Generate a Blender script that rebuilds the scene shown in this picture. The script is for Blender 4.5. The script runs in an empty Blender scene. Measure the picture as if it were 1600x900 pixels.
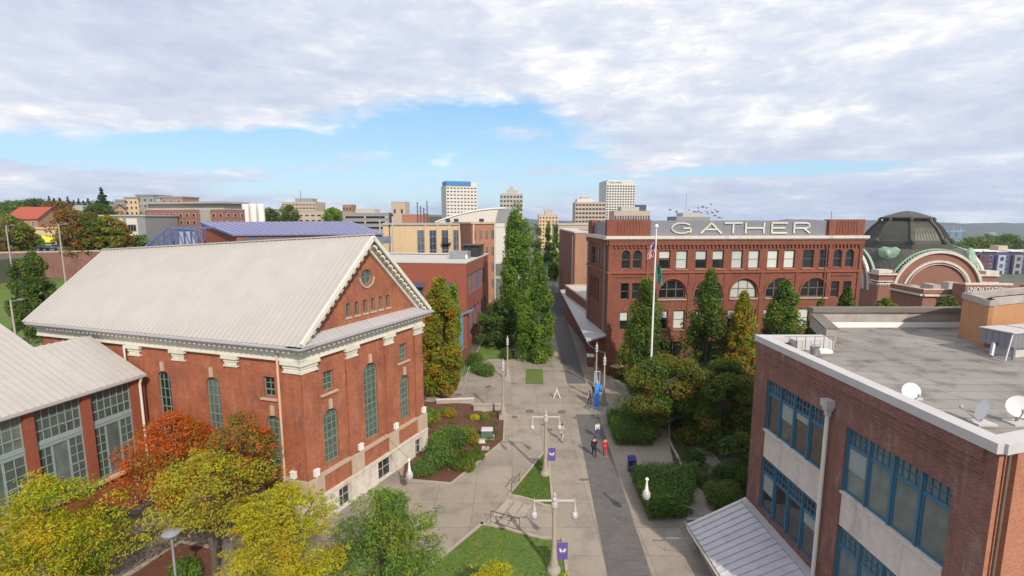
import bpy, bmesh, math, random
from math import sin, cos, pi, radians as R, atan2, hypot, sqrt
from mathutils import Vector, Matrix
from mathutils.geometry import tessellate_polygon
import numpy as np
C = bpy.context.scene
COL = C.collection
# ------------------------------------------------------------------ camera, sky, sun
FPX, H = 780.0, 22.0
PIT = math.atan(110 / FPX)
cam = bpy.data.objects.new('camera', bpy.data.cameras.new('camera'))
COL.objects.link(cam); C.camera = cam
cam.location = (0, 0, H); cam.rotation_euler = (pi / 2 - PIT, 0, 0)
cam.data.sensor_width = 36; cam.data.lens = FPX / 1600 * 36
cam.data.clip_start = .2; cam.data.clip_end = 20000
SUN_AZ = math.atan2(.43, -.9)       # direction towards the sun, measured from +Y to +X
SUN_EL = R(37)
sd = Vector((sin(SUN_AZ) * cos(SUN_EL), cos(SUN_AZ) * cos(SUN_EL), sin(SUN_EL)))
sun = bpy.data.objects.new('sun', bpy.data.lights.new('sun', 'SUN')); COL.objects.link(sun)
sun.data.energy = 3.7; sun.data.angle = R(.9); sun.data.color = (1, .91, .77)
sun.rotation_euler = sd.to_track_quat('Z', 'Y').to_euler()
C.view_settings.view_transform = 'Standard'; C.view_settings.look = 'None'
C.view_settings.exposure = 0.18; C.view_settings.gamma = 1
W = bpy.data.worlds.new('World'); C.world = W; W.use_nodes = True
nt = W.node_tree; nt.nodes.clear()
def N(t, **k):
    n = nt.nodes.new(t)
    for a, b in k.items(): setattr(n, a, b)
    return n
def L(a, b): nt.links.new(a, b)
def mth(op, a, b=None, c=None, clamp=False):
    n = N('ShaderNodeMath', operation=op, use_clamp=clamp)
    for i, s in enumerate((a, b, c)):
        if s is None: continue
        if isinstance(s, (int, float)): n.inputs[i].default_value = s
        else: L(s, n.inputs[i])
    return n.outputs[0]
def ramp(fac, stops):
    n = N('ShaderNodeValToRGB'); L(fac, n.inputs[0]); e = n.color_ramp.elements
    while len(e) < len(stops): e.new(.5)
    for i, (p, c) in enumerate(stops):
        e[i].position = p; e[i].color = (c[0], c[1], c[2], 1) if not isinstance(c, float) else (c, c, c, 1)
    return n.outputs[0]
def mixc(f, a, b, bt='MIX'):
    n = N('ShaderNodeMix', data_type='RGBA', blend_type=bt)
    for s, i in ((f, 0), (a, 6), (b, 7)):
        if isinstance(s, (int, float)): n.inputs[i].default_value = s
        elif isinstance(s, tuple): n.inputs[i].default_value = (*s, 1)
        else: L(s, n.inputs[i])
    return n.outputs[2]
sky = N('ShaderNodeTexSky', sky_type='NISHITA', sun_disc=False)
sky.sun_elevation = SUN_EL; sky.sun_rotation = SUN_AZ; sky.altitude = 50; sky.air_density = 1.0; sky.dust_density = .6; sky.ozone_density = 2
tc = N('ShaderNodeTexCoord'); sx = N('ShaderNodeSeparateXYZ'); L(tc.outputs['Generated'], sx.inputs[0])
dx, dy, dz = sx.outputs
azv = mth('ARCTAN2', dx, dy); elv = mth('ARCSINE', dz)
den = mth('ADD', mth('MAXIMUM', dz, 0), .10)
cx = N('ShaderNodeCombineXYZ'); L(mth('DIVIDE', dx, den), cx.inputs[0]); L(mth('DIVIDE', dy, den), cx.inputs[1])
def noise(vec, scale, det, rough=.55, dist=0., off=(0, 0, 0), sc=(1, 1, 1)):
    mp = N('ShaderNodeMapping'); L(vec, mp.inputs[0]); mp.inputs['Location'].default_value = off; mp.inputs['Scale'].default_value = sc
    n = N('ShaderNodeTexNoise'); L(mp.outputs[0], n.inputs['Vector'])
    n.inputs['Scale'].default_value = scale; n.inputs['Detail'].default_value = det
    n.inputs['Roughness'].default_value = rough; n.inputs['Distortion'].default_value = dist
    return n.outputs['Fac']
n1 = noise(cx.outputs[0], .55, 9, .55, .35, (3.1, 1.7, 0))
n2 = noise(cx.outputs[0], .38, 7, .58, .2, (9.1, 4.7, 2))
n3 = noise(cx.outputs[0], 1.9, 7, .6, .3, (1.4, 7.3, 5))
def blob(a, e, ra, re, tilt=0.):
    u = mth('SUBTRACT', azv, a); v = mth('SUBTRACT', mth('SUBTRACT', elv, e), mth('MULTIPLY', u, tilt))
    q = mth('ADD', mth('POWER', mth('ABSOLUTE', mth('DIVIDE', u, ra)), 2), mth('POWER', mth('ABSOLUTE', mth('DIVIDE', v, re)), 2))
    return mth('SUBTRACT', 1.0, mth('MINIMUM', q, 1.0))
hole = mth('MAXIMUM', mth('MAXIMUM', blob(-.10, .15, .40, .12, .02), mth('MULTIPLY', blob(-.50, .115, .50, .055, .06), .95)), mth('MAXIMUM', mth('MULTIPLY', blob(.5, .082, .38, .018), .9), mth('MULTIPLY', blob(-.15, .055, .75, .06), .85)))
n4 = noise(tc.outputs['Generated'], 7, 8, .6, .3, (2.3, 0, 4.4), (1, 1, 2.6))
cov = mth('SUBTRACT', mth('ADD', mth('ADD', mth('MULTIPLY', n1, .62), mth('MULTIPLY', n4, .38)), .27), mth('MULTIPLY', hole, .46))
mask = ramp(cov, [(.445, 0.), (.50, .55), (.57, 1.)])
n5 = noise(tc.outputs['Generated'], 15, 8, .62, .5, (5.3, 1, .4), (1, 1, 3))
shade = mth('ADD', mth('MULTIPLY', n2, .40), mth('ADD', mth('MULTIPLY', n3, .18), mth('ADD', mth('MULTIPLY', n4, .24), mth('MULTIPLY', n5, .18))))
ccol = ramp(shade, [(.39, (.50, .56, .71)), (.455, (.58, .63, .76)), (.51, (.67, .71, .81)), (.56, (.84, .85, .88)), (.59, (1.04, 1.01, .97))])
lowc = ramp(elv, [(.0, (.84, .90, .98)), (.05, (.92, .95, 1.)), (.12, (1, 1, 1)), (.9, (1, 1, 1))])
ccol = mixc(1.0, ccol, lowc, 'MULTIPLY')
bluec = mixc(.62, mixc(1.0, sky.outputs[0], (.11, .11, .11), 'MULTIPLY'), ramp(elv, [(0., (.52, .74, .95)), (.1, (.44, .74, 1.)), (.25, (.28, .60, .98)), (1., (.10, .28, .7))]))
fin = mixc(mask, bluec, ccol)
# overcast dome: the part of the sky outside the picture lights the place a little less than the bright band
bg = N('ShaderNodeBackground'); L(fin, bg.inputs[0]); bg.inputs[1].default_value = 1.0
wo = N('ShaderNodeOutputWorld'); L(bg.outputs[0], wo.inputs[0])

# ------------------------------------------------------------------ surveying: picture measurements -> metres
cp, sp = cos(PIT), sin(PIT)
def ray(px, py):
    u = (px - 800) / FPX; v = (450 - py) / FPX
    return Vector((u, cp + v * sp, -sp + v * cp))
def gp(px, py, z=0.0):
    d = ray(px, py); t = (z - H) / d.z; return Vector((d.x * t, d.y * t, z))
def at(px, py, Y):
    d = ray(px, py); t = Y / d.y; return Vector((d.x * t, Y, H + d.z * t))
def ground(x, y):
    if 12.7 < x < 90 and y < 33.42: return -2.6
    z = 0.0
    if x < -47:
        q = -x
        z = min((q - 47) * .13, 8.5)
        if q > 108: z = 13.2 + min((q - 108) * .05, 10) + max(0, min((y - 200) * .035, 10))
    if x > 60 and y > 150:
        s = min(1, (y - 150) / 700) * min(1, (x - 60) / 150); s = s * s * (3 - 2 * s); z = -90 * s
    if -60 < x < 60 and y > 260: z = min((y - 260) * .03, 10)
    return z
# ------------------------------------------------------------------ materials
MATS = {}
def mat_nodes(name):
    m = bpy.data.materials.new(name); m.use_nodes = True
    t = m.node_tree; MATS[name] = m
    return m, t, t.nodes['Principled BSDF']
class T:
    def __init__(s, t): s.t = t
    def n(s, ty, **k):
        n = s.t.nodes.new(ty)
        for a, b in k.items(): setattr(n, a, b)
        return n
    def l(s, a, b): s.t.links.new(a, b)
    def mix(s, f, a, b, bt='MIX'):
        n = s.n('ShaderNodeMix', data_type='RGBA', blend_type=bt)
        for q, i in ((f, 0), (a, 6), (b, 7)):
            if isinstance(q, (int, float)): n.inputs[i].default_value = q
            elif isinstance(q, tuple): n.inputs[i].default_value = (*q, 1)
            else: s.l(q, n.inputs[i])
        return n.outputs[2]
    def noise(s, co, scale, det=5, rough=.6, sc=(1, 1, 1)):
        mp = s.n('ShaderNodeMapping'); s.l(co, mp.inputs[0]); mp.inputs['Scale'].default_value = sc
        n = s.n('ShaderNodeTexNoise'); s.l(mp.outputs[0], n.inputs['Vector']); n.inputs['Scale'].default_value = scale
        n.inputs['Detail'].default_value = det; n.inputs['Roughness'].default_value = rough
        return n.outputs['Fac']
    def ramp(s, f, a, b, c0=0., c1=1.):
        n = s.n('ShaderNodeMapRange'); s.l(f, n.inputs[0]); n.inputs[1].default_value = a; n.inputs[2].default_value = b
        n.inputs[3].default_value = c0; n.inputs[4].default_value = c1; return n.outputs[0]
    def co(s, k='UV'): return s.n('ShaderNodeTexCoord').outputs[k]
def plain(name, col, rough=.6, metal=0., var=.18, scale=1.5, bump=0., dirt=None, rnd=0., spec=None):
    m, t, b = mat_nodes(name); k = T(t); co = k.co('Object')
    f = k.noise(co, scale, 6); f2 = k.noise(co, scale * 9, 4)
    c = k.mix(k.ramp(f, .3, .7), tuple(x * (1 - var) for x in col), tuple(min(1, x * (1 + var)) for x in col))
    c = k.mix(k.ramp(f2, .35, .7, 0, .5), c, tuple(x * (1 - var * .8) for x in col))
    if dirt:
        st = k.noise(co, .9, 6, .7, (1, 1, .25)); c = k.mix(k.ramp(st, .52, .72, 0, dirt[3]), c, tuple(dirt[:3]))
    if rnd:
        oi = k.n('ShaderNodeObjectInfo'); c = k.mix(k.ramp(oi.outputs['Random'], 0, 1, 0, rnd), c, tuple(min(1, x * 2.2 + .05) for x in col))
    k.l(c, b.inputs['Base Color']); b.inputs['Roughness'].default_value = rough; b.inputs['Metallic'].default_value = metal
    if spec is not None: b.inputs['Specular IOR Level'].default_value = spec
    if bump:
        bn = k.n('ShaderNodeBump'); bn.inputs['Strength'].default_value = bump; k.l(f2, bn.inputs['Height']); k.l(bn.outputs[0], b.inputs['Normal'])
    return m
def brick(name, c1, c2, mort=(.33, .29, .25), bw=.23, rh=.078, ms=.01, stain=(.08, .045, .04), sa=.45, pale=.15, off=.5, bump=.5):
    m, t, b = mat_nodes(name); k = T(t); uv = k.co('UV')
    n = k.n('ShaderNodeTexBrick'); k.l(uv, n.inputs['Vector']); n.offset = off
    n.inputs['Color1'].default_value = (*c1, 1); n.inputs['Color2'].default_value = (*c2, 1); n.inputs['Mortar'].default_value = (*mort, 1)
    n.inputs['Scale'].default_value = 1; n.inputs['Mortar Size'].default_value = ms; n.inputs['Brick Width'].default_value = bw
    n.inputs['Row Height'].default_value = rh; n.inputs['Mortar Smooth'].default_value = .2
    big = k.noise(uv, .45, 8, .72); st = k.noise(uv, 1.1, 6, .65, (1.6, .35, 1)); fine = k.noise(uv, 7, 3, .6)
    c = k.mix(k.ramp(big, .42, .72, 0, sa), n.outputs['Color'], stain); c = k.mix(k.ramp(k.noise(uv, 1, 7, .75, (2.2, .16, 1)), .5, .75, 0, .45), c, tuple(x * .6 for x in stain))
    c = k.mix(k.ramp(st, .55, .75, 0, pale), c, (.5, .42, .36))
    c = k.mix(k.ramp(fine, .3, .7, 0, .35), c, tuple(x * .55 for x in c1))
    k.l(c, b.inputs['Base Color']); b.inputs['Roughness'].default_value = .88
    bn = k.n('ShaderNodeBump'); bn.inputs['Strength'].default_value = bump; bn.inputs['Distance'].default_value = .02
    k.l(n.outputs['Fac'], bn.inputs['Height']); bn.invert = True; k.l(bn.outputs[0], b.inputs['Normal'])
    return m
def leaf(name, ca, cb, cc, trans=.45):
    m, t, b = mat_nodes(name); k = T(t)
    at_ = k.n('ShaderNodeAttribute', attribute_name='tint'); geo = k.n('ShaderNodeNewGeometry')
    nz = k.noise(k.co('Object'), .55, 4)
    c = k.mix(k.ramp(at_.outputs['Fac'], 0, 1), ca, cb)
    c = k.mix(k.ramp(nz, .50, .66), c, cc)
    rr = geo.outputs['Random Per Island']
    c = k.mix(k.ramp(rr, 0, 1, 0, .3), c, tuple(x * .5 for x in cb))
    k.l(c, b.inputs['Base Color']); b.inputs['Roughness'].default_value = .55; b.inputs['Specular IOR Level'].default_value = .25
    tr = k.n('ShaderNodeBsdfTranslucent'); k.l(c, tr.inputs[0]); mx = k.n('ShaderNodeMixShader'); mx.inputs[0].default_value = trans
    k.l(b.outputs[0], mx.inputs[1]); k.l(tr.outputs[0], mx.inputs[2]); k.l(mx.outputs[0], t.nodes['Material Output'].inputs[0])
    return m
def glass(name, ca, cb, rough=.06):
    m, t, b = mat_nodes(name); k = T(t); oi = k.n('ShaderNodeObjectInfo')
    nz = k.noise(k.co('Object'), .9, 3)
    c = k.mix(oi.outputs['Random'], ca, cb); c = k.mix(k.ramp(nz, .35, .7, 0, .6), c, tuple(x * .4 for x in ca))
    k.l(c, b.inputs['Base Color']); b.inputs['Roughness'].default_value = rough; b.inputs['Specular IOR Level'].default_value = .6
    return m
def seam(name, col, pitch, rough=.45, metal=.0, dark=.75, width=.12, dirt=.25):
    m, t, b = mat_nodes(name); k = T(t); uv = k.co('UV')
    n = k.n('ShaderNodeTexBrick'); k.l(uv, n.inputs['Vector']); n.offset = 0
    n.inputs['Color1'].default_value = (*col, 1); n.inputs['Color2'].default_value = (*[x * .94 for x in col], 1)
    n.inputs['Mortar'].default_value = (*[x * dark for x in col], 1); n.inputs['Scale'].default_value = 1
    n.inputs['Brick Width'].default_value = pitch; n.inputs['Row Height'].default_value = 400; n.inputs['Mortar Size'].default_value = pitch * width / 2
    nz = k.noise(uv, .3, 6, .7, (1, .4, 1)); n2 = k.noise(uv, 3, 6, .7)
    c = k.mix(k.ramp(nz, .4, .75, 0, dirt), n.outputs['Color'], tuple(x * .7 for x in col)); c = k.mix(k.ramp(n2, .5, .75, 0, .2), c, tuple(x * .75 for x in col))
    k.l(c, b.inputs['Base Color']); b.inputs['Roughness'].default_value = rough; b.inputs['Metallic'].default_value = metal
    return m
brick('brick_orange', (.52, .14, .05), (.32, .08, .036), (.38, .22, .15), stain=(.15, .052, .036), sa=.85, pale=.30)
brick('brick_annex', (.36, .085, .036), (.28, .062, .03), (.2, .08, .05), sa=.15, pale=.03)
brick('brick_dark', (.32, .11, .07), (.16, .062, .05), (.27, .22, .2), pale=.4, stain=(.08, .045, .045), sa=.55)
brick('brick_sunlit', (.50, .17, .08), (.36, .11, .06), (.42, .3, .22), pale=.12, stain=(.26, .10, .06))  # office front wall: sunlight painted in as a brighter, more orange brick than its side
brick('brick_red', (.29, .085, .042), (.19, .055, .032), (.26, .12, .085), pale=.15, stain=(.11, .042, .033), sa=.65)
brick('brick_station', (.36, .15, .10), (.29, .115, .08), (.3, .2, .16), pale=.05, sa=.2)
brick('brick_tan', (.52, .24, .10), (.45, .20, .085), (.5, .33, .2), pale=.05, sa=.1, stain=(.3, .15, .08))
brick('brick_mid', (.37, .095, .048), (.29, .072, .04), (.3, .13, .1), pale=.03, sa=.15, stain=(.2, .06, .05))
brick('brick_party', (.46, .24, .15), (.38, .18, .11), (.45, .3, .2), pale=.3, sa=.35, stain=(.3, .14, .09))
brick('brick_paving', (.22, .06, .04), (.17, .045, .035), (.2, .1, .08), pale=.02, sa=.3)
plain('stucco', (.58, .43, .26), .85, var=.08, dirt=(.35, .2, .1, .25))
plain('stucco_grey', (.36, .34, .30), .85, var=.1)
plain('cream', (.66, .63, .54), .7, var=.07, scale=2, dirt=(.35, .32, .26, .45))
plain('cream_warm', (.60, .40, .27), .7, var=.08)
plain('stone', (.62, .56, .50), .85, var=.12, scale=2.5, bump=.4, dirt=(.30, .24, .21, .55))
plain('stone_tan', (.48, .37, .27), .85, var=.12, dirt=(.3, .2, .15, .4))
plain('stone_grey', (.38, .34, .31), .85, var=.15, dirt=(.16, .14, .13, .5))
plain('coping', (.52, .50, .49), .6, var=.07, scale=1.2, dirt=(.36, .34, .34, .3))
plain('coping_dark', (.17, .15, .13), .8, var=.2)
m_, t_, b_ = mat_nodes('roof_white'); k_ = T(t_); uv_ = k_.co('UV')
c_ = k_.mix(k_.ramp(k_.noise(uv_, 1, 6, .7, (.5, .5, 1)), .35, .7), (.46, .425, .395), (.40, .375, .35)); c_ = k_.mix(k_.ramp(k_.noise(uv_, 1, 6, .7, (3.5, .12, 1)), .48, .72, 0, .3), c_, (.36, .34, .31)); c_ = k_.mix(k_.ramp(k_.noise(uv_, 1, 6, .75, (.18, .35, 1)), .55, .75, 0, .45), c_, (.36, .37, .31))
k_.l(c_, b_.inputs['Base Color']); b_.inputs['Roughness'].default_value = .5
plain('roof_blue', (.20, .20, .36), .45, var=.05, scale=.3)
plain('canopy_metal', (.52, .50, .53), .45, var=.08, scale=.7, dirt=(.28, .27, .28, .5))
seam('panel_metal', (.22, .22, .25), .35, .45, dark=.7, width=.25)
seam('gutter_metal', (.46, .44, .45), 3.0, .4, dark=.8, width=.02)
plain('grey_paint', (.42, .40, .39), .5, var=.05)
plain('white_paint', (.78, .77, .74), .5, var=.04)
plain('lamp_cream', (.36, .31, .25), .7, var=.12, dirt=(.2, .17, .14, .5))
plain('lamp_globe', (.44, .43, .45), .3, var=.08)
plain('green_frame', (.17, .25, .20), .5, var=.1)
plain('teal_frame', (.25, .31, .31), .5, var=.08)
plain('blue_frame', (.045, .15, .235), .5, var=.15, dirt=(.10, .13, .15, .4))
plain('brown_frame', (.16, .12, .09), .6)
plain('blue_steel', (.10, .13, .28), .5)
plain('slate_blue', (.13, .20, .30), .6)
plain('bronze', (.075, .075, .062), .55, var=.2, scale=.4, metal=.15)
plain('verdigris', (.27, .42, .30), .7, var=.18, scale=.6)
plain('dark_metal', (.035, .035, .04), .5)
plain('rail_metal', (.10, .09, .09), .5)
plain('grey_metal', (.30, .31, .34), .45, metal=.3)
plain('blind', (.42, .45, .42), .5, var=.1, rnd=.3)
plain('blind_grey', (.30, .34, .32), .6, var=.05)
glass('glass_dark', (.010, .012, .015), (.035, .042, .045))
glass('glass_green', (.075, .10, .09), (.16, .20, .17), .18)
glass('glass_grey', (.10, .13, .13), (.2, .24, .23), .12)
glass('glass_blue', (.03, .05, .09), (.12, .16, .2))
glass('glass_brown', (.02, .016, .014), (.13, .12, .11), .08)
leaf('leaf_yellow', (.66, .58, .02), (.40, .46, .03), (.68, .44, .03), .5)
leaf('leaf_olive', (.60, .50, .04), (.36, .36, .045), (.50, .32, .05))
leaf('leaf_green', (.24, .38, .045), (.15, .28, .04), (.42, .42, .04))
leaf('leaf_red', (.78, .13, .02), (.56, .17, .025), (.30, .22, .03))
leaf('leaf_hornbeam', (.33, .37, .035), (.17, .26, .03), (.54, .30, .02))
leaf('leaf_poplar', (.24, .38, .05), (.09, .19, .032), (.28, .36, .045))
leaf('leaf_dark', (.14, .23, .038), (.065, .125, .025), (.20, .24, .035))
leaf('leaf_grove', (.17, .25, .035), (.085, .15, .027), (.22, .22, .03))
leaf('leaf_maple', (.36, .13, .03), (.18, .16, .03), (.13, .17, .03))
leaf('leaf_orange', (.46, .20, .025), (.24, .21, .03), (.40, .16, .02))
leaf('leaf_conifer', (.045, .08, .035), (.03, .055, .025), (.05, .085, .03), .2)
leaf('leaf_hedge', (.15, .26, .04), (.09, .17, .03), (.17, .25, .04), .35)
leaf('leaf_shrub', (.18, .29, .06), (.10, .20, .045), (.25, .27, .05))
plain('bark', (.10, .075, .06), .9, var=.3, scale=6, bump=.6)
plain('purple_cloth', (.10, .07, .30), .8); plain('white_cloth', (.75, .74, .75), .8); plain('flag_red', (.5, .04, .06), .8); plain('flag_blue', (.05, .06, .22), .8)
plain('flag_green', (.03, .24, .20), .8)
plain('skin', (.50, .30, .21), .6, var=.05); plain('hair_dark', (.03, .022, .018), .7); plain('cloth_grey', (.42, .42, .45), .9); plain('cloth_black', (.015, .015, .018), .9)
plain('cloth_red', (.55, .03, .035), .8); plain('cloth_pink', (.60, .22, .22), .8); plain('cloth_blue', (.06, .07, .20), .9); plain('cloth_white', (.65, .66, .70), .9)
plain('emergency_blue', (.06, .28, .75), .4, var=.04); plain('bin_blue', (.02, .025, .22), .4); plain('utility_green', (.10, .15, .12), .5); plain('yellow_cloth', (.62, .60, .05), .8)
plain('roof_tile_red', (.36, .075, .045), .8, scale=3); plain('concrete_far', (.42, .39, .35), .8, var=.08); plain('white_far', (.62, .58, .53), .8, var=.05); plain('beige_far', (.46, .37, .29), .8, var=.08)
plain('grey_far', (.26, .26, .27), .8, var=.08); plain('maroon', (.16, .04, .045), .8); plain('pale_blue', (.36, .40, .52), .7); plain('dark_blue', (.06, .06, .12), .7); plain('sky_blue', (.04, .20, .42), .5)
plain('orange_wall', (.36, .17, .105), .85, var=.15); plain('crane_blue', (.20, .42, .60), .6); plain('car_white', (.7, .7, .7), .3); plain('car_dark', (.03, .03, .035), .3); plain('car_blue', (.05, .09, .2), .3)
plain('rubber', (.015, .015, .015), .8); plain('rock', (.30, .28, .25), .9, bump=.5)
# -- ground materials
def gmat(name, a, b2, c3=None, scale=.4, tile=None, rough=.9, bump=.3, stripes=None, leaves=None):
    m, t, b = mat_nodes(name); k = T(t); co = k.co('UV')
    f = k.noise(co, scale, 8, .65); g = k.noise(co, scale * 22, 5, .7); s3 = k.noise(co, scale * 4, 6, .65)
    c = k.mix(k.ramp(f, .32, .68), a, b2); c = k.mix(k.ramp(s3, .5, .68, 0, .75), c, c3 or tuple(x * .72 for x in a))
    c = k.mix(k.ramp(g, .45, .8, 0, .5), c, tuple(x * .6 for x in a))
    if tile:
        n = k.n('ShaderNodeTexBrick'); k.l(co, n.inputs['Vector']); n.offset = tile[3]; n.inputs['Scale'].default_value = 1
        n.inputs['Brick Width'].default_value = tile[0]; n.inputs['Row Height'].default_value = tile[1]; n.inputs['Mortar Size'].default_value = tile[2]
        n.inputs['Color1'].default_value = (1, 1, 1, 1); n.inputs['Color2'].default_value = (.84, .83, .82, 1); n.inputs['Mortar'].default_value = (.6, .56, .52, 1)
        n.inputs['Color2'].default_value = (.87, .86, .85, 1); c = k.mix(1.0, c, n.outputs['Color'], 'MULTIPLY')
    if leaves:
        vo = k.n('ShaderNodeTexVoronoi'); k.l(co, vo.inputs[0]); vo.inputs['Scale'].default_value = 2.2
        c = k.mix(k.ramp(vo.outputs['Distance'], .10, .14, 1, 0), c, leaves)
    k.l(c, b.inputs['Base Color']); b.inputs['Roughness'].default_value = rough
    bn = k.n('ShaderNodeBump'); bn.inputs['Strength'].default_value = bump; k.l(g, bn.inputs['Height']); k.l(bn.outputs[0], b.inputs['Normal'])
    return m
gmat('concrete', (.355, .30, .24), (.28, .24, .20), (.20, .175, .15), .11, (3.0, 3.0, .022, 0.))
gmat('concrete_plain', (.40, .34, .27), (.34, .29, .24), scale=.5)
gmat('pavers_grey', (.21, .18, .165), (.17, .15, .14), scale=.4, tile=(.9, .9, .02, .5))
gmat('strip_asphalt', (.15, .138, .135), (.12, .112, .112), scale=.3, tile=(.6, .3, .008, .5))
gmat('asphalt', (.07, .07, .072), (.05, .05, .055), scale=.2)
gmat('grass', (.105, .165, .025), (.065, .125, .018), (.20, .19, .04), .3, bump=.9)
gmat('mulch', (.13, .05, .028), (.09, .034, .02), (.16, .08, .05), .8, bump=1., leaves=(.25, .16, .09))
gmat('soil', (.05, .04, .03), (.04, .05, .02), scale=.5, bump=1.)
gmat('land', (.085, .10, .055), (.12, .115, .10), (.06, .08, .035), .02)
gmat('hill_far', (.03, .05, .035), (.07, .08, .06), (.16, .16, .15), .012)
gmat('roof_membrane', (.34, .31, .28), (.22, .205, .195), (.085, .08, .08), .14, (6, 1.1, .03, .3))
gmat('roof_flat_light', (.52, .50, .47), (.46, .45, .42), scale=.2)
gmat('water', (.12, .16, .2), (.10, .14, .18), scale=.01, rough=.25)

# ------------------------------------------------------------------ mesh builder
ORG = {}
def tag(o, label=None, cat=None, group=None, kind=None):
    if label: o['label'] = label
    if cat: o['category'] = cat
    if group: o['group'] = group
    if kind: o['kind'] = kind
    return o
def thing(name, loc, label, cat, group=None):
    o = bpy.data.objects.new(name, None); o.empty_display_size = .5; COL.objects.link(o); o.location = loc
    ORG[o.name] = Vector(loc); tag(o, label, cat, group); return o
class Fr:
    def __init__(s, P0, P1):
        s.o = Vector((P0[0], P0[1])); v = Vector((P1[0], P1[1])) - s.o; s.L = v.length; s.e = v.normalized()
        s.n = Vector((s.e.y, -s.e.x)); s.ang = atan2(s.e.y, s.e.x)
    def P(s, u, d, z): q = s.o + s.e * u + s.n * d; return (q.x, q.y, z)
    def uz(s, px, py):
        d = ray(px, py); t = s.o.dot(s.n) / (d.x * s.n.x + d.y * s.n.y); q = Vector((d.x * t, d.y * t)) - s.o
        return q.dot(s.e), H + d.z * t
class MB:
    def __init__(s): s.v = []; s.f = []; s.m = []
    def add(s, vs, fs, m=0):
        b = len(s.v); s.v += [tuple(x) for x in vs]; s.f += [tuple(i + b for i in f) for f in fs]; s.m += [m] * len(fs); return s
    def hexa(s, p, m=0):     # p: bottom 4 ccw, top 4
        return s.add(p, [(3, 2, 1, 0), (4, 5, 6, 7), (0, 1, 5, 4), (1, 2, 6, 5), (2, 3, 7, 6), (3, 0, 4, 7)], m)
    def box(s, x0, x1, y0, y1, z0, z1, m=0):
        return s.hexa([(x0, y0, z0), (x1, y0, z0), (x1, y1, z0), (x0, y1, z0), (x0, y0, z1), (x1, y0, z1), (x1, y1, z1), (x0, y1, z1)], m)
    def obox(s, fr, u0, u1, d0, d1, z0, z1, m=0):   # d outward
        d0, d1 = min(d0, d1), max(d0, d1)
        P = fr.P
        return s.hexa([P(u0, d1, z0), P(u1, d1, z0), P(u1, d0, z0), P(u0, d0, z0), P(u0, d1, z1), P(u1, d1, z1), P(u1, d0, z1), P(u0, d0, z1)], m)
    def bar(s, a, b, w, h, m=0):     # square bar between points, w horizontal, h vertical-ish
        a, b = Vector(a), Vector(b); d = (b - a).normalized(); sd_ = d.cross(Vector((0, 0, 1)))
        if sd_.length < 1e-4: sd_ = Vector((1, 0, 0))
        sd_.normalize(); up = sd_.cross(d); q = []
        for p in (a, b):
            for i, j in ((-1, -1), (1, -1), (1, 1), (-1, 1)): q.append(p + sd_ * i * w / 2 + up * j * h / 2)
        return s.add(q, [(0, 1, 2, 3), (7, 6, 5, 4), (0, 4, 5, 1), (1, 5, 6, 2), (2, 6, 7, 3), (3, 7, 4, 0)], m)
    def tube(s, a, b, r0, r1=None, n=8, m=0, cap=True):
        r1 = r0 if r1 is None else r1; a, b = Vector(a), Vector(b); d = (b - a).normalized()
        x = d.orthogonal().normalized(); y = d.cross(x); q = []
        for p, r in ((a, r0), (b, r1)):
            for i in range(n): t = 2 * pi * i / n; q.append(p + x * cos(t) * r + y * sin(t) * r)
        f = [(i, (i + 1) % n, n + (i + 1) % n, n + i) for i in range(n)]
        if cap: f += [tuple(range(n - 1, -1, -1)), tuple(range(n, 2 * n))]
        return s.add(q, f, m)
    def lathe(s, c, prof, n=12, m=0, ph=0.):
        q = []; f = []
        for r, z in prof:
            for i in range(n): t = 2 * pi * i / n + ph; q.append((c[0] + cos(t) * r, c[1] + sin(t) * r, c[2] + z))
        for j in range(len(prof) - 1):
            for i in range(n): f.append((j * n + i, j * n + (i + 1) % n, (j + 1) * n + (i + 1) % n, (j + 1) * n + i))
        f += [tuple(range(n - 1, -1, -1)), tuple((len(prof) - 1) * n + i for i in range(n))]
        return s.add(q, f, m)
    def prism(s, poly, z0, z1, m=0, mt=None):
        n = len(poly); q = [(p[0], p[1], z0) for p in poly] + [(p[0], p[1], z1) for p in poly]
        s.add(q, [(i, (i + 1) % n, n + (i + 1) % n, n + i) for i in range(n)], m)
        tr = tessellate_polygon([[Vector((p[0], p[1], 0)) for p in poly]])
        def up(t, flip):
            a, b, c = [Vector(poly[i][:2]) for i in t]
            k = (b - a).cross(c - a) if False else (b.x - a.x) * (c.y - a.y) - (b.y - a.y) * (c.x - a.x)
            t = t if k > 0 else (t[0], t[2], t[1]); return t if not flip else (t[0], t[2], t[1])
        s.add([(p[0], p[1], z1) for p in poly], [up(t, 0) for t in tr], m if mt is None else mt)
        s.add([(p[0], p[1], z0) for p in poly], [up(t, 1) for t in tr], m); return s
    def sheet(s, poly, z, m=0):
        tr = tessellate_polygon([[Vector((p[0], p[1], 0)) for p in poly]]); out = []
        for t in tr:
            a, b, c = [poly[i] for i in t]
            k = (b[0] - a[0]) * (c[1] - a[1]) - (b[1] - a[1]) * (c[0] - a[0]); out.append(t if k > 0 else (t[0], t[2], t[1]))
        return s.add([(p[0], p[1], z) for p in poly], out, m)
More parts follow.
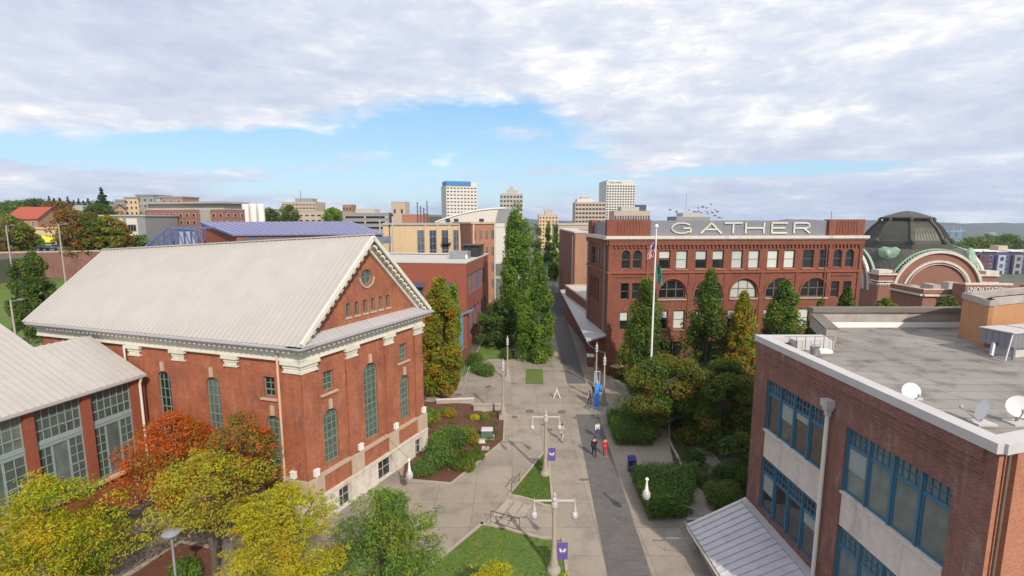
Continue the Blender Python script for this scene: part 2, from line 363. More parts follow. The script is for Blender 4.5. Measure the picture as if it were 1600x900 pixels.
    def ell(s, c, r, n=10, k=6, m=0):
        q = []; f = []
        for j in range(1, k):
            t = pi * j / k
            for i in range(n): a = 2 * pi * i / n; q.append((c[0] + r[0] * sin(t) * cos(a), c[1] + r[1] * sin(t) * sin(a), c[2] + r[2] * cos(t)))
        q += [(c[0], c[1], c[2] + r[2]), (c[0], c[1], c[2] - r[2])]; T_ = len(q) - 2
        for j in range(k - 2):
            for i in range(n): f.append((j * n + i, (j + 1) * n + i, (j + 1) * n + (i + 1) % n, j * n + (i + 1) % n))
        for i in range(n): f += [(T_, i, (i + 1) % n), (T_ + 1, (k - 2) * n + (i + 1) % n, (k - 2) * n + i)]
        return s.add(q, f, m)
    def wall(s, fr, outline, ops=(), reveal=.25, d=0., m=0, mr=None):
        loops = [outline] + [op_shape(o) for o in ops]
        allp = [p for l in loops for p in l]
        tr = tessellate_polygon([[Vector((p[0], p[1], 0)) for p in l] for l in loops]); out = []
        for t in tr:
            a, b, c = [allp[i] for i in t]
            k = (b[0] - a[0]) * (c[1] - a[1]) - (b[1] - a[1]) * (c[0] - a[0])
            if abs(k) < 1e-9: continue
            out.append(t if k > 0 else (t[0], t[2], t[1]))
        s.add([fr.P(p[0], d, p[1]) for p in allp], out, m)
        for l in loops[1:]:
            n = len(l)
            s.add([fr.P(p[0], d, p[1]) for p in l] + [fr.P(p[0], d - reveal, p[1]) for p in l], [(i, n + i, n + (i + 1) % n, (i + 1) % n) for i in range(n)], m if mr is None else mr)
        return s
    def mesh(s, name, mats, org=(0, 0, 0), smooth=False):
        me = bpy.data.meshes.new(name); o = Vector(org)
        me.from_pydata([(x - o.x, y - o.y, z - o.z) for x, y, z in s.v], [], s.f)
        for mm in ([mats] if isinstance(mats, str) else mats): me.materials.append(MATS[mm])
        me.polygons.foreach_set('material_index', s.m)
        uvs = []; V = s.v
        for f in s.f:
            a = Vector(V[f[0]]); nn = Vector((0, 0, 0))
            for i in range(1, len(f) - 1): nn += (Vector(V[f[i]]) - a).cross(Vector(V[f[i + 1]]) - a)
            if nn.length < 1e-12: nn = Vector((0, 0, 1))
            nn.normalize()
            if abs(nn.z) > .985: tx, ty = Vector((1, 0, 0)), Vector((0, 1, 0))
            else: tx = Vector((0, 0, 1)).cross(nn).normalized(); ty = nn.cross(tx)
            for i in f: p = Vector(V[i]); uvs += [p.dot(tx), p.dot(ty)]
        uv = me.uv_layers.new(name='UVMap'); uv.data.foreach_set('uv', uvs)
        if smooth: me.polygons.foreach_set('use_smooth', [True] * len(s.f))
        me.update(); return me
    def build(s, name, mats, parent=None, smooth=False, org=None):
        if not s.v: return None
        og = ORG[parent.name] if parent else Vector(org or (0, 0, 0))
        ob = bpy.data.objects.new(name, s.mesh(name, mats, og, smooth)); COL.objects.link(ob)
        if parent: ob.parent = parent
        else: ob.location = og
        ORG[ob.name] = og; return ob
def struct(name, mb, mats): return tag(mb.build(name, mats), kind='structure')
def op_shape(o, inset=0., arcn=14):
    k = o[0]
    if k == 'o':
        _, uc, zc, r = o; r -= inset; return [(uc + r * cos(2 * pi * i / 20), zc + r * sin(2 * pi * i / 20)) for i in range(20)]
    _, u0, u1, z0, z1 = o[:5]; u0 += inset; u1 -= inset; z0 += inset; z1 -= inset
    if k == 'r': return [(u0, z0), (u1, z0), (u1, z1), (u0, z1)]
    r = (u1 - u0) / 2; hh = r if k == 'a' else r * o[5]; zc = z1 - hh; uc = (u0 + u1) / 2
    return [(u0, z0), (u1, z0)] + [(uc + r * cos(pi * i / arcn), zc + hh * sin(pi * i / arcn)) for i in range(arcn + 1)]
WC = {}
def win_meshes(o, nx, ny, fm, gm, fw, blind, bm):
    k = o[0]
    if k == 'o': q = ('o', o[3], o[3], o[3])
    else: q = (k, 0., round(o[2] - o[1], 3), 0., round(o[4] - o[3], 3)) + tuple(o[5:])
    key = (q, nx, ny, fm, gm, fw, blind, bm)
    if key in WC: return WC[key]
    fr = Fr((0, 0), (1, 0)); outer = op_shape(q); inner = op_shape(q, fw); n = len(outer); a = MB()
    a.add([fr.P(p[0], .05, p[1]) for p in outer] + [fr.P(p[0], .05, p[1]) for p in inner], [(i, (i + 1) % n, n + (i + 1) % n, n + i) for i in range(n)])
    a.add([fr.P(p[0], .05, p[1]) for p in inner] + [fr.P(p[0], -.02, p[1]) for p in inner], [(i, n + i, n + (i + 1) % n, (i + 1) % n) for i in range(n)])
    us = [p[0] for p in outer]; zs = [p[1] for p in outer]; w, h = max(us) - min(us), max(zs) - min(zs)
    def top(u):
        if k == 'r': return h
        if k == 'o': r = w / 2; return r + sqrt(max(0, r * r - (u - r) ** 2))
        r = w / 2; hh = r if k == 'a' else r * q[5]; return h - hh + hh * sqrt(max(0, 1 - ((u - r) / r) ** 2))
    b = fw * .35
    for i in range(1, nx):
        u = w * i / nx; a.obox(fr, u - b, u + b, 0, .045, (h - top(u)) if k == 'o' else fw, top(u) - fw * .5)
    for j in range(1, ny):
        z = h * j / ny
        if k == 'r': u0, u1 = fw, w - fw
        else:
            L_ = [x for x in np.linspace(0, w, 60) if top(x) > z and (k != 'o' or h - top(x) < z)]
            if not L_: continue
            u0, u1 = min(L_), max(L_)
        bb = b * (1.8 if (ny > 2 and j == ny // 2) else 1); a.obox(fr, u0, u1, 0, .045, z - bb, z + bb)
    fmesh = a.mesh('window_frame', fm)
    g = MB(); g.add([fr.P(p[0], 0, p[1]) for p in inner], [tuple(range(len(inner)))]); gmesh = g.mesh('pane', gm)
    bl = None
    if blind:
        c = MB(); zb = h * (1 - blind); pts = [(u, z) for u, z in inner if z > zb]
        if k == 'r': pts = [(fw, zb), (w - fw, zb), (w - fw, h - fw), (fw, h - fw)]
        else: pts = [(fw, zb), (w - fw, zb)] + [p for p in pts if p[1] > zb + .01]
        c.add([fr.P(p[0], .012, p[1]) for p in pts], [tuple(range(len(pts)))]); bl = c.mesh('blind', bm)
    WC[key] = (fmesh, gmesh, bl); return WC[key]
def window(parent, fr, o, nx=2, ny=2, fm='green_frame', gm='glass_dark', d=-.2, fw=.07, blind=0, bm='blind', name='window'):
    fm_, gm_, bl = win_meshes(o, nx, ny, fm, gm, fw, blind, bm)
    u0, z0 = (o[1] - o[3], o[2] - o[3]) if o[0] == 'o' else (o[1], o[3])
    w = bpy.data.objects.new(name, fm_); COL.objects.link(w); w.parent = parent
    w.location = Vector(fr.P(u0, d, z0)) - ORG[parent.name]; w.rotation_euler = (0, 0, fr.ang)
    for nm, me in (('pane', gm_), ('blind', bl)):
        if me:
            c = bpy.data.objects.new(nm, me); COL.objects.link(c); c.parent = w
    return w
def inst(mesh, name, parent, loc, rz=0., scale=None):
    o = bpy.data.objects.new(name, mesh); COL.objects.link(o); o.parent = parent
    o.location = Vector(loc) - (ORG[parent.name] if parent else Vector((0, 0, 0))); o.rotation_euler = (0, 0, rz)
    if scale: o.scale = scale
    return o
def copy_tree(o, loc, rz=None, **props):
    c = o.copy(); COL.objects.link(c); c.location = loc; ORG[c.name] = Vector(loc)
    if rz is not None: c.rotation_euler = (0, 0, rz)
    for k, v in props.items(): c[k] = v
    def rec(a, b):
        for ch in list(a.children):
            d = ch.copy(); COL.objects.link(d); d.parent = b; rec(ch, d)
    rec(o, c); return c
#==BODY==
# ------------------------------------------------------------------ terrain and paving
def grid_ground():
    def axis(vals): return sorted(set(vals))
    xs = axis([-3500, -2000, -1000, -600, -400, -300, -240, -200, -170, -150, -130, -120, -112, -108.3, -108, -100, -90, -80, -70, -60, -55, -50, -47, -40, -30, -20, -10, 0, 8, 12.69, 12.71, 14, 17, 25, 35, 45, 60, 70, 80, 89.99, 90.01, 100, 120, 150, 180, 210, 260, 350, 450, 600, 800, 1100, 1500, 2200, 3000, 4200])
    ys = axis([-60, -20, 0, 15, 25, 33.41, 33.43, 38, 45, 55, 65, 80, 95, 110, 130, 150, 175, 200, 230, 260, 300, 350, 400, 480, 560, 650, 750, 850, 1000, 1300, 1700, 2200, 2800])
    m = MB(); q = [(x, y, ground(x, y)) for y in ys for x in xs]; n = len(xs)
    m.add(q, [(j * n + i, j * n + i + 1, (j + 1) * n + i + 1, (j + 1) * n + i) for j in range(len(ys) - 1) for i in range(n - 1)])
    struct('ground', m, 'land')
grid_ground()
rnd = random.Random(5)
# far hills across the tideflats
m = MB(); xs = np.linspace(-1500, 5200, 120); prof = [(2800, -92, 0), (2950, -70, .3), (3200, -46, .7), (3450, -22, 1.), (3600, -18, 1.), (4200, -40, .4)]
q = []
for (y, z, a) in prof:
    for x in xs: q.append((x, y + 60 * sin(x * .004), z + a * (9 * sin(x * .0031 + 1) + 5 * sin(x * .013) + 2.5 * sin(x * .057) + rnd.uniform(-2, 2) + (16 if x < 2300 else 16 - min(14, (x - 2300) * .012)))))
n = len(xs); m.add(q, [(j * n + i, j * n + i + 1, (j + 1) * n + i + 1, (j + 1) * n + i) for j in range(len(prof) - 1) for i in range(n - 1)])
struct('far_hills', m, 'hill_far')
struct('water', MB().box(600, 4200, 1900, 2500, -90.5, -89.2), 'water')
m = MB(); m.sheet([(-46, 14), (12.68, 14), (12.68, 33.44), (24, 33.44), (40, 60), (40, 67.5), (13.4, 67.5), (11.5, 110), (-4, 110), (-6, 80), (-46, 75)], .02)
struct('plaza', m, 'concrete')
m = MB(); m.sheet([(5.2, 14), (8.05, 14), (9.74, 53.7), (7.21, 53.7)], .03); m.sheet([(7.4, 64.3), (9.9, 64.3), (12.2, 112), (8.6, 112)], .03)
struct('walkway_strip', m, 'strip_asphalt')
m = MB(); m.sheet([(2.5, 110), (24, 110), (24, 118), (2.5, 118)], .06); m.sheet([(8, 118), (24, 118), (40, 262), (8, 262)], .05)
struct('street', m, 'asphalt')
m = MB(); m.sheet([(-30, 180), (60, 180), (60, 188), (-30, 188)], .09); struct('cross_street', m, 'concrete_plain')
# paving by the annex
m = MB(); m.sheet([(-34, 38), (-28, 28), (-24, 21), (-13, 21), (-13.6, 30), (-15, 34), (-27, 37)], .035); struct('side_path', m, 'pavers_grey')
def curb(pts, w=.22, h=.14, closed=False, m=None):
    m = m or MB(); P = [Vector((p[0], p[1])) for p in pts]
    for a, b in zip(P, P[1:] + ([P[0]] if closed else [])):
        d = (b - a).normalized(); nn = Vector((-d.y, d.x)) * w / 2; h += .0037; a2, b2 = a - d * w / 2, b + d * (w / 2 - .004)
        q = [a2 - nn, b2 - nn, b2 + nn, a2 + nn]; m.hexa([(p.x, p.y, .0) for p in q] + [(p.x, p.y, h) for p in q])
    return m
def gpoly(pts): return [tuple(gp(*p)[:2]) for p in pts]
tri = gpoly([(856, 700), (864, 793), (850, 791), (830, 783), (812, 778), (795, 775)])
lawn = gpoly([(753, 820), (790, 827), (820, 836), (845, 842), (866, 843), (862, 900), (850, 960), (600, 960), (690, 872)])
strip_l = gpoly([(871, 845), (880, 845), (893, 960), (873, 960)])
bed = gpoly([(629, 750), (705, 757), (787, 690), (789, 640), (755, 645), (735, 632), (662, 628), (640, 665)])
sq1 = gpoly([(822, 577), (848, 577), (849, 600), (821, 600)]); sq2 = gpoly([(826, 535), (846, 535), (848, 566), (822, 566)])
bedr = gpoly([(1048, 680), (1060, 720), (1110, 790), (1180, 800), (1200, 640), (1120, 640)]); bedh = gpoly([(640, 590), (735, 540), (735, 560), (660, 630), (640, 640)])
def stuffsheet(name, poly, z, mat, label, cat):
    return tag(MB().sheet(poly, z).build(name, mat), label, cat, kind='stuff')
LAWNS = [('lawn', tri, 'small triangle of lawn around the lamp post'), ('lawn', lawn, 'large lawn below the short stair railing'), ('lawn', sq1, 'small square of lawn beside the walkway'), ('lawn', sq2, 'small lawn square beneath the poplars'), ('lawn', strip_l, 'narrow lawn strip beside the near lamp post'),
         ('lawn', [(-6, 76), (3, 76), (3, 108), (-3.6, 108)], 'lawn under the poplars by the brick office'), ('lawn', gpoly([(690, 575), (735, 560), (790, 530), (790, 545), (735, 580), (700, 605)]), 'grass slope beside the hornbeam tree')]
for i, (nm, pl, lb) in enumerate(LAWNS): tag(MB().sheet(pl, .05 + .004 * i).build(nm, 'grass'), kind='structure')
for i, (pl, lb) in enumerate(((bed, 'a'), (bedh, 'c'))):
    tag(MB().sheet(pl, .08 + .004 * i).build('planting_bed_soil', 'mulch'), kind='structure')
struct('planting_bed_soil', MB().sheet([(16.2, 33.5), (14.6, 42.5), (15.6, 47), (18, 58), (13.8, 67), (40, 67.4), (60, 60), (60, 33.5)], .04), 'soil')
struct('path', MB().sheet(gpoly([(1075, 690), (1100, 690), (1140, 742), (1110, 742)]), .06), 'pavers_grey')
struct('planting_bed_soil', MB().sheet(gpoly([(200, 905), (280, 850), (335, 860), (345, 960), (180, 960)]), .085), 'mulch')
cb = curb(tri, closed=True, w=.2); curb(lawn[:5], m=cb); curb([lawn[0], lawn[-1]], m=cb); curb([strip_l[1], strip_l[2]], m=cb); curb(bed[:4], m=cb, w=.18); curb(gpoly([(190, 905), (283, 849), (340, 858)]), m=cb); curb(gpoly([(1045, 662), (1046, 690), (1065, 728)]), m=cb)
tag(cb.build('kerb', 'concrete_plain'), kind='structure')
struct('hill_grass', MB().add([(-47, 60, .3), (-90, 60, 5.8), (-107.8, 60, 8.3), (-107.8, 140, 8.3), (-90, 140, 5.8), (-47, 140, .3)], [(0, 5, 4, 1), (1, 4, 3, 2)]), 'grass')
# steps next to the railing
st = thing('steps', gp(815, 815), 'low flight of concrete steps between the lawns', 'steps')
a0, a1 = gp(792, 782), gp(760, 818); b0, b1 = gp(850, 795), gp(822, 838); f = Fr(a1[:2], a0[:2])
for i in range(3):
    m = MB(); A = a0.lerp(b0, i * .24); B = a1.lerp(b1, i * .24); A2 = a0.lerp(b0, i * .24 + .2); B2 = a1.lerp(b1, i * .24 + .2)
    m.hexa([(p.x, p.y, .0) for p in (B, B2, A2, A)] + [(p.x, p.y, .13 - i * .035) for p in (B, B2, A2, A)]); m.build('tread', 'concrete_plain', st)
# ------------------------------------------------------------------ powerhouse library
A_ = Vector((.4, .9165)).normalized(); B_ = Vector((-.958, .286)).normalized()
e1 = Vector((-13.95, 32.1)); e2 = Vector((-7.51, 45.76)); e3 = Vector((-40.6, 40.5)); R1 = Vector((-10.70, 38.9)); R2 = Vector((-38.6, 47.2)); e4 = R2 * 2 - e3
ZE, ZR1, ZR2 = 13.5, 20.7, 19.0
PH = thing('brick_hall', (e1.x, e1.y, 0), 'large brick hall with white metal gable roof and cream classical cornice', 'building')
w1 = e1 + A_ * .8 + B_ * .8; w2 = e2 - A_ * .8 + B_ * .8; w3 = e3 + A_ * .8 - B_ * .8; w4 = e4 - A_ * .8 - B_ * .8
FG = Fr(w1, w2); FL = Fr(w3, w1); LG, LL = FG.L, FL.L
gab = [('r', 1.85, 2.8, 9.5, 10.95), ('a', 1.65, 3.05, 4.0, 8.05), ('a', 5.95, 7.55, 4.0, 10.35), ('r', 10.55, 11.55, 9.5, 10.95), ('a', 10.45, 11.75, 4.0, 8.05)]
bas = [('r', 2.4, 3.7, .06, 1.72), ('r', 6.8, 8.6, .06, 1.8), ('r', 11.9, 13.0, .06, 1.6)]
lon = [('r', LL - 3.4, LL - 2.4, 9.45, 10.9), ('a', LL - 3.4, LL - 2.0, 4.2, 8.05), ('a', LL - 8.75, LL - 7.4, 4.6, 10.35), ('a', LL - 13.6, LL - 12.25, 4.6, 10.35)]
m = MB(); m.wall(FG, [(0, 2.1), (LG, 2.1), (LG, 12.3), (0, 12.3)], gab, .32)
m.wall(FL, [(0, 2.1), (LL, 2.1), (LL, 12.3), (0, 12.3)], lon, .32)
for fr in (Fr(w2, w4), Fr(w4, w3)): m.wall(fr, [(0, 0), (fr.L, 0), (fr.L, 12.3), (0, 12.3)])
hx = .18
for u0, u1 in ((-.18, 1.0), (4.0, 5.15), (8.45, 9.5), (LG - .95, LG + .18)): m.obox(FG, u0, u1, 0, hx, 3.4, 12.27)
for u0, u1 in ((LL - 1.45, LL - .003), (LL - 6.55, LL - 5.45), (LL - 11.6, LL - 10.4), (LL - 16.1, LL - 14.95)): m.obox(FL, u0, u1, 0, hx, 3.4, 12.27)
# recessed-look brick dado between stone pedestals
m.obox(FG, 0, LG, 0, .30, 2.1, 3.45); m.obox(FL, LL - 11, LL, 0, .30, 2.1, 3.45)
m.build('wall', 'brick_orange', PH)
m = MB(); m.wall(FG, [(-.4, 0), (LG + .4, 0), (LG + .4, 1.95), (-.4, 1.95)], bas, .5, d=.4); m.wall(FL, [(0, 0), (LL + .4, 0), (LL + .4, 1.95), (0, 1.95)], [], d=.4)
m.obox(FG, -.3, LG + .3, 0, .52, 1.955, 2.14); m.obox(FL, 0, LL + .52, 0, .52, 1.955, 2.142)
for z in (.65, 1.3):
    m.obox(FG, -.41, 2.38, .40, .425, z, z + .04); m.obox(FG, 3.8, 6.75, .40, .425, z, z + .04); m.obox(FG, 8.65, 11.85, .40, .425, z, z + .04)
m.build('stone_base', 'stone', PH)
m = MB()
for u0, u1 in ((-.35, 1.1), (3.9, 5.25), (8.35, 9.6), (LG - 1.05, LG + .35)): m.obox(FG, u0, u1, .302, .42, 2.145, 3.62)
m.obox(FG, -.32, LG + .32, 0, .38, 3.452, 3.6); m.obox(FL, LL - 11, LL + .3, 0, .38, 3.453, 3.598); m.obox(FL, LL - 1.5, LL + .3, .302, .42, 2.145, 3.62)
m.build('water_table', 'stone_tan', PH)
# frieze, cornice, capitals, dentils
def ring(m, off, z0, z1, inn=.3, mi=0):   # band around front and long side, mitred
    for fr, a, b in ((FG, -off, LG + off), (FL, -.2, LL + off - .004)): m.obox(fr, a, b, off, -inn, z0, z1, mi)
m = MB(); ring(m, .22, 12.28, 12.95); ring(m, .42, 12.95, 13.08); ring(m, .30, 12.25, 12.32)
m.build('frieze', 'cream', PH)
m = MB(); ring(m, .85, 13.16, 13.34); ring(m, 1.02, 13.34, 13.46); m.build('cornice', 'gutter_metal', PH)
m = MB()
for fr, LLn in ((FG, LG), (FL, LL)):
    u = -.55 if fr is FG else 2.
    while u < LLn + .7: m.obox(fr, u, u + .2, .2, .75, 13.0, 13.155); u += .46
m.build('dentils', 'cream', PH)
def capital(fr, uc, w):
    m = MB()
    for (z0, z1, k) in ((11.42, 11.52, .02), (11.54, 11.76, -.05), (11.76, 12.0, .0), (12.0, 12.24, .12)): m.obox(fr, uc - w / 2 - k, uc + w / 2 + k, .05, .26 + k, z0, z1)
    m.build('capital', 'cream', PH)
for u, w in ((.45, 1.5), (4.57, 1.2), (8.97, 1.15), (LG - .4, 1.3)): capital(FG, u, w)
for u, w in ((LL - .65, 1.5), (LL - 6., 1.2), (LL - 11., 1.2), (LL - 15.5, 1.2)): capital(FL, u, w)
# roof: slopes with standing seams
def roof_slab(P, t=.22, m=None, pitch=.45, sh=.07, dirn=None):
    m = m or MB(); P = [Vector(p) for p in P]; nn = (P[1] - P[0]).cross(P[3] - P[0]).normalized()
    if nn.z < 0: nn = -nn
    m.hexa([tuple(p - nn * t) for p in P] + [tuple(p) for p in P])
    n = int((P[1] - P[0]).length / pitch)
    for i in range(1, n):
        a = P[0].lerp(P[1], i / n) + nn * sh / 2; b = P[3].lerp(P[2], i / n) + nn * sh / 2; m.bar(a, b, .05, sh)
    return m
def v3(v, z): return (v.x, v.y, z)
m = roof_slab([v3(e3, ZE), v3(e1, ZE), v3(R1 - A_ * .0, ZR1), v3(R2, ZR2)])
rr = roof_slab([v3(e2, ZE), v3(e4, ZE), v3(R2, ZR2), v3(R1, ZR1)], m=m)
m.bar(v3(R1, ZR1 + .03), v3(R2, ZR2 + .03), .35, .1); m.build('roof', 'roof_white', PH)
# pediment
M = (w1 + w2) / 2; um = LG / 2; zpk = 19.45
circ = ('o', 6.75, 17.35, .62); arc = [('a', 4.35 + i * .92, 4.83 + i * .92, 14.55, 15.6) for i in range(6)]
m = MB(); m.wall(FG, [(-.05, 13.45), (LG + .05, 13.45), (um, zpk + .6)], [circ] + arc, .3, d=.02)
m.build('pediment', 'brick_orange', PH)
m = MB(); m.hexa([FG.P(-.75, .95, 13.47), FG.P(LG + .75, .95, 13.47), FG.P(LG - .2, .02, 13.47), FG.P(.2, .02, 13.47), FG.P(-.75, .95, 13.5), FG.P(LG + .75, .95, 13.5), FG.P(LG - .2, .02, 13.98), FG.P(.2, .02, 13.98)])
for i in range(29): u = .4 + i * .46; m.bar(FG.P(u, .94, 13.53), FG.P(u, .04, 14.0), .04, .05)
m.build('pediment_ledge', 'gutter_metal', PH)
pe1 = Vector(FG.P(-.62, 0, 13.72)); pe2 = Vector(FG.P(LG + .62, 0, 13.72)); pk = Vector(FG.P(um, 0, ZR1 - .12)); nF = Vector((FG.n.x, FG.n.y, 0))
m = MB(); md = MB()
for e_ in (pe1, pe2):
    d_ = (pk - e_)
    for (o, w, dn, h, ss_) in ((.86, .20, .10, .30, .0), (.45, .85, .42, .12, .07), (.2, .30, .72, .40, .085)):
        e2_ = e_.lerp(pk, ss_); a = e2_ + nF * (o - w / 2 + .1) - Vector((0, 0, dn)); b = pk + nF * (o - w / 2 + .1) - Vector((0, 0, dn)); m.bar(a, b, w, h)
    k = 15
    for i in range(k):
        c = e_.lerp(pk, (i + 1.6) / (k + 1.4)) + nF * .55 - Vector((0, 0, .56)); dd = d_.normalized() * .17
        md.bar(c - dd, c + dd, .5, .18)
m.build('raking_cornice', 'cream', PH); md.build('modillions', 'cream', PH)
for fr, u0, u1, z in ((FG, 1.5, 3.1, 9.35), (FG, 10.2, 11.9, 9.35), (FL, LL - 3.6, LL - 2.2, 9.34)): MB().obox(fr, u0, u1, 0, .16, z - .14, z).build('sill', 'stone_tan', PH)
for o in gab[1:3] + gab[4:]:
    uc = (o[1] + o[2]) / 2; MB().obox(FG, uc - .14, uc + .14, .0, .12, o[4] + .05, o[4] + .75).build('keystone', 'stone_tan', PH)
for o in lon[1:]:
    uc = (o[1] + o[2]) / 2; MB().obox(FL, uc - .14, uc + .14, .0, .12, o[4] + .05, o[4] + .75).build('keystone', 'stone_tan', PH)
m = MB()
for i in range(20):
    t0, t1 = pi * i / 20 + pi, pi * (i + 1) / 20 + pi; m.bar(FG.P(6.75 + .8 * cos(t0), .04, 17.35 + .8 * sin(t0)), FG.P(6.75 + .8 * cos(t1), .04, 17.35 + .8 * sin(t1)), .14, .12)
m.build('round_trim', 'stone_tan', PH)
for o in arc: MB().obox(FG, o[1] - .08, o[2] + .08, 0.02, .12, o[3] - .16, o[3] - .02).build('sill', 'stone_tan', PH)
for i, o in enumerate(gab): window(PH, FG, o, 2 if o[0] == 'r' else 3, 3 if o[0] == 'r' else (7 if i != 2 else 11), gm='glass_green', d=-.22)
for o in bas: window(PH, FG, o, 2, 2, 'grey_paint', 'glass_dark', d=.05)
for i, o in enumerate(lon): window(PH, FL, o, 2 if i == 0 else 3, 3 if i == 0 else 8, gm='glass_dark' if i in (0, 3) else 'glass_green', d=-.22)
window(PH, FG, circ, 2, 2, gm='glass_green', d=-.15)
for o in arc: window(PH, FG, o, 1, 1, gm='glass_green', d=-.15, fw=.05)
def pipe(par, pts, r, mat, name='downpipe'):
    m = MB()
    for a, b in zip(pts, pts[1:]): m.tube(a, b, r, n=8)
    return m.build(name, mat, par)
pipe(PH, [FL.P(LL - 1.75, .32, 12.9), FL.P(LL - 1.75, .32, 3.7), FL.P(LL - 1.75, .5, 3.4), FL.P(LL - 1.75, .5, .1)], .085, 'cream_warm')
pipe(PH, [FL.P(9.95, .3, 12.2), FL.P(9.95, .3, 4)], .075, 'cream')
for fr, u in ((FL, LL - 1.0), (FG, .5), (FG, 5.0), (FG, 9.4), (FG, LG)):
    m = MB(); m.obox(fr, u - .2, u + .2, .12, .42, 3.75, 4.2); m.obox(fr, u - .05, u + .05, .22, .32, 3.6, 3.76); m.obox(fr, u - .23, u + .23, .1, .45, 4.2, 4.25); m.build('floodlight', 'white_paint', PH)
# ------------------------------------------------------------------ annex with tall green windows
AX0, AX1 = Vector((-30.7, 28.6)), Vector((-28.35, 36.75)); ev = (AX1 - AX0).normalized(); AX00 = AX0 - ev * 11
FA = Fr(AX00, AX1); ub = 11.0; AN = thing('brick_annex', (AX1.x, AX1.y, 0), 'low red brick annex with tall green gridded windows and white roof', 'building')
bays = [(ub - 9.4, ub - 6.75), (ub - 5.7, ub - 3.05), (ub - 2.05, ub + .95), (ub + 1.6, ub + 4.25), (ub + 4.92, ub + 7.62)]
m = MB(); m.wall(FA, [(0, 0), (FA.L + .2, 0), (FA.L + .2, 10.2), (0, 10.2)], [('r', a, b, 3.5, 9.85) for a, b in bays], .3)
for fr in (Fr(AX00 + Vector((-8, 3)), AX00),): m.wall(fr, [(0, 0), (fr.L, 0), (fr.L, 10.2), (0, 10.2)])
for a, b in zip([0] + [x[1] for x in bays], [x[0] for x in bays] + [FA.L]): m.obox(FA, a + .06, b - .06, 0, .1, 3.45, 9.85)
m.build('wall', 'brick_annex', AN)
m = MB(); m.obox(FA, 0, FA.L, 0, .34, 3.25, 3.47); m.build('sill', 'cream_warm', AN)
m = MB(); m.obox(FA, 0, FA.L + .1, 0, .14, 9.86, 10.18); m.build('lintel_band', 'cream_warm', AN)
for i, (a, b) in enumerate(bays):
    w = b - a; window(AN, FA, ('r', a, b, 7.72, 9.85), 6, 3, 'teal_frame', 'glass_green', -.15, .06)
    m = MB(); m.obox(FA, a, b, -.25, -.06, 7.25, 7.72); m.obox(FA, a, b, -.1, -.02, 7.5, 7.56); m.build('spandrel', 'teal_frame', AN)
    c1, c2 = a + w * .30, a + w * .66
    if i == 2: c1, c2 = a + .1, a + w * .62
    if c1 - a > .2: window(AN, FA, ('r', a, c1, 3.5, 7.25), 2, 6, 'teal_frame', 'glass_green', -.15, .06)
    window(AN, FA, ('r', c1, c2, 3.5, 7.25), 1, 1, 'teal_frame', 'glass_grey' if i % 2 else 'glass_green', -.15, .06)
    window(AN, FA, ('r', c2, b, 3.5, 7.25), 2, 6, 'teal_frame', 'glass_green', -.15, .06)
nr = Vector((-ev.y, ev.x)); up = lambda v, z, s=0: (v.x, v.y, z)
E0, E1_ = AX00 + Vector((FA.n.x, FA.n.y)) * .45, AX1 + Vector((FA.n.x, FA.n.y)) * .45 + ev * .1
sl = .48; Wd = 9.2; z0 = 10.25
def rp(v, w): q = v + nr * w; return (q.x, q.y, z0 + sl * w)
m = MB(); cut = E1_ - ev * 3.7
roof_slab([rp(E0, 0), rp(cut, 0), rp(cut, Wd), rp(E0, Wd)], m=m, pitch=.42); roof_slab([rp(cut, 0), rp(E1_, 0), rp(E1_, 5.4), rp(cut, 5.4)], m=m, pitch=.42)
q = lambda v, w, z: ((v + nr * w).x, (v + nr * w).y, z)
roof_slab([q(cut, Wd * 2, 10.3), q(E0, Wd * 2, 10.3), rp(E0, Wd), rp(cut, Wd)], m=m, pitch=.42); roof_slab([q(E1_, 10.8, 10.3), q(cut, 10.8, 10.3), rp(cut, 5.4), rp(E1_, 5.4)], m=m, pitch=.42)
m.build('roof', 'roof_white', AN)
m = MB(); m.bar((E0.x, E0.y, 10.15), (E1_.x, E1_.y, 10.15), .16, .2); m.build('gutter', 'gutter_metal', AN)
pipe(AN, [FA.P(FA.L - .25, .4, 10.0), FA.P(FA.L - .25, .22, 9.5), FA.P(FA.L - .25, .22, .3)], .09, 'cream')
# brick ramp wall in front
f = Fr(gp(60, 835, .9)[:2], gp(192, 783, .9)[:2]); RW = thing('ramp_wall', (f.P(f.L, 0, 0)), 'low brick ramp wall with a tan stone coping by the annex', 'wall')
MB().obox(f, -4, f.L, 0, -.32, 0, .9).build('brickwork', 'brick_annex', RW); MB().obox(f, -4, f.L + .06, .08, -.4, .9, 1.05).build('coping', 'cream_warm', RW)
struct('brick_paving', MB().sheet([f.P(-4, -.33, 0)[:2], f.P(f.L, -.33, 0)[:2], FA.P(FA.L, .01, 0)[:2], FA.P(2, .01, 0)[:2]], .06), 'brick_paving')
# ------------------------------------------------------------------ right foreground building
BN, BF = Vector((17.5, 16.9)), Vector((16.92, 33.6)); FB = Fr(BF, BN); LB = FB.L
BD = thing('brick_office', (BF.x, BF.y, -2.6), 'dark brick building with blue gridded windows and flat grey roof', 'building')
dirr = Vector((.955, .297)); BR = BN + dirr * 40; FB2 = Fr(BN + dirr * .35 - Vector((0, 0)), BR)
wins = [('r', 1.6, 7.5, 7.95, 11.4), ('r', 1.6, 7.5, 2.3, 5.87), ('r', 9.15, 15.15, 7.85, 11.35), ('r', 9.15, 15.15, 2.2, 5.8)]
spn = [(1.6, 7.5, 5.87, 7.95), (9.15, 15.15, 5.8, 7.85)]
allw = [('r', 1.6, 7.5, 2.3, 11.4), ('r', 9.15, 15.15, 2.2, 11.35)]
m = MB(); m.wall(FB, [(0, -2.6), (LB, -2.6), (LB, 13.6), (0, 13.6)], allw, .4)
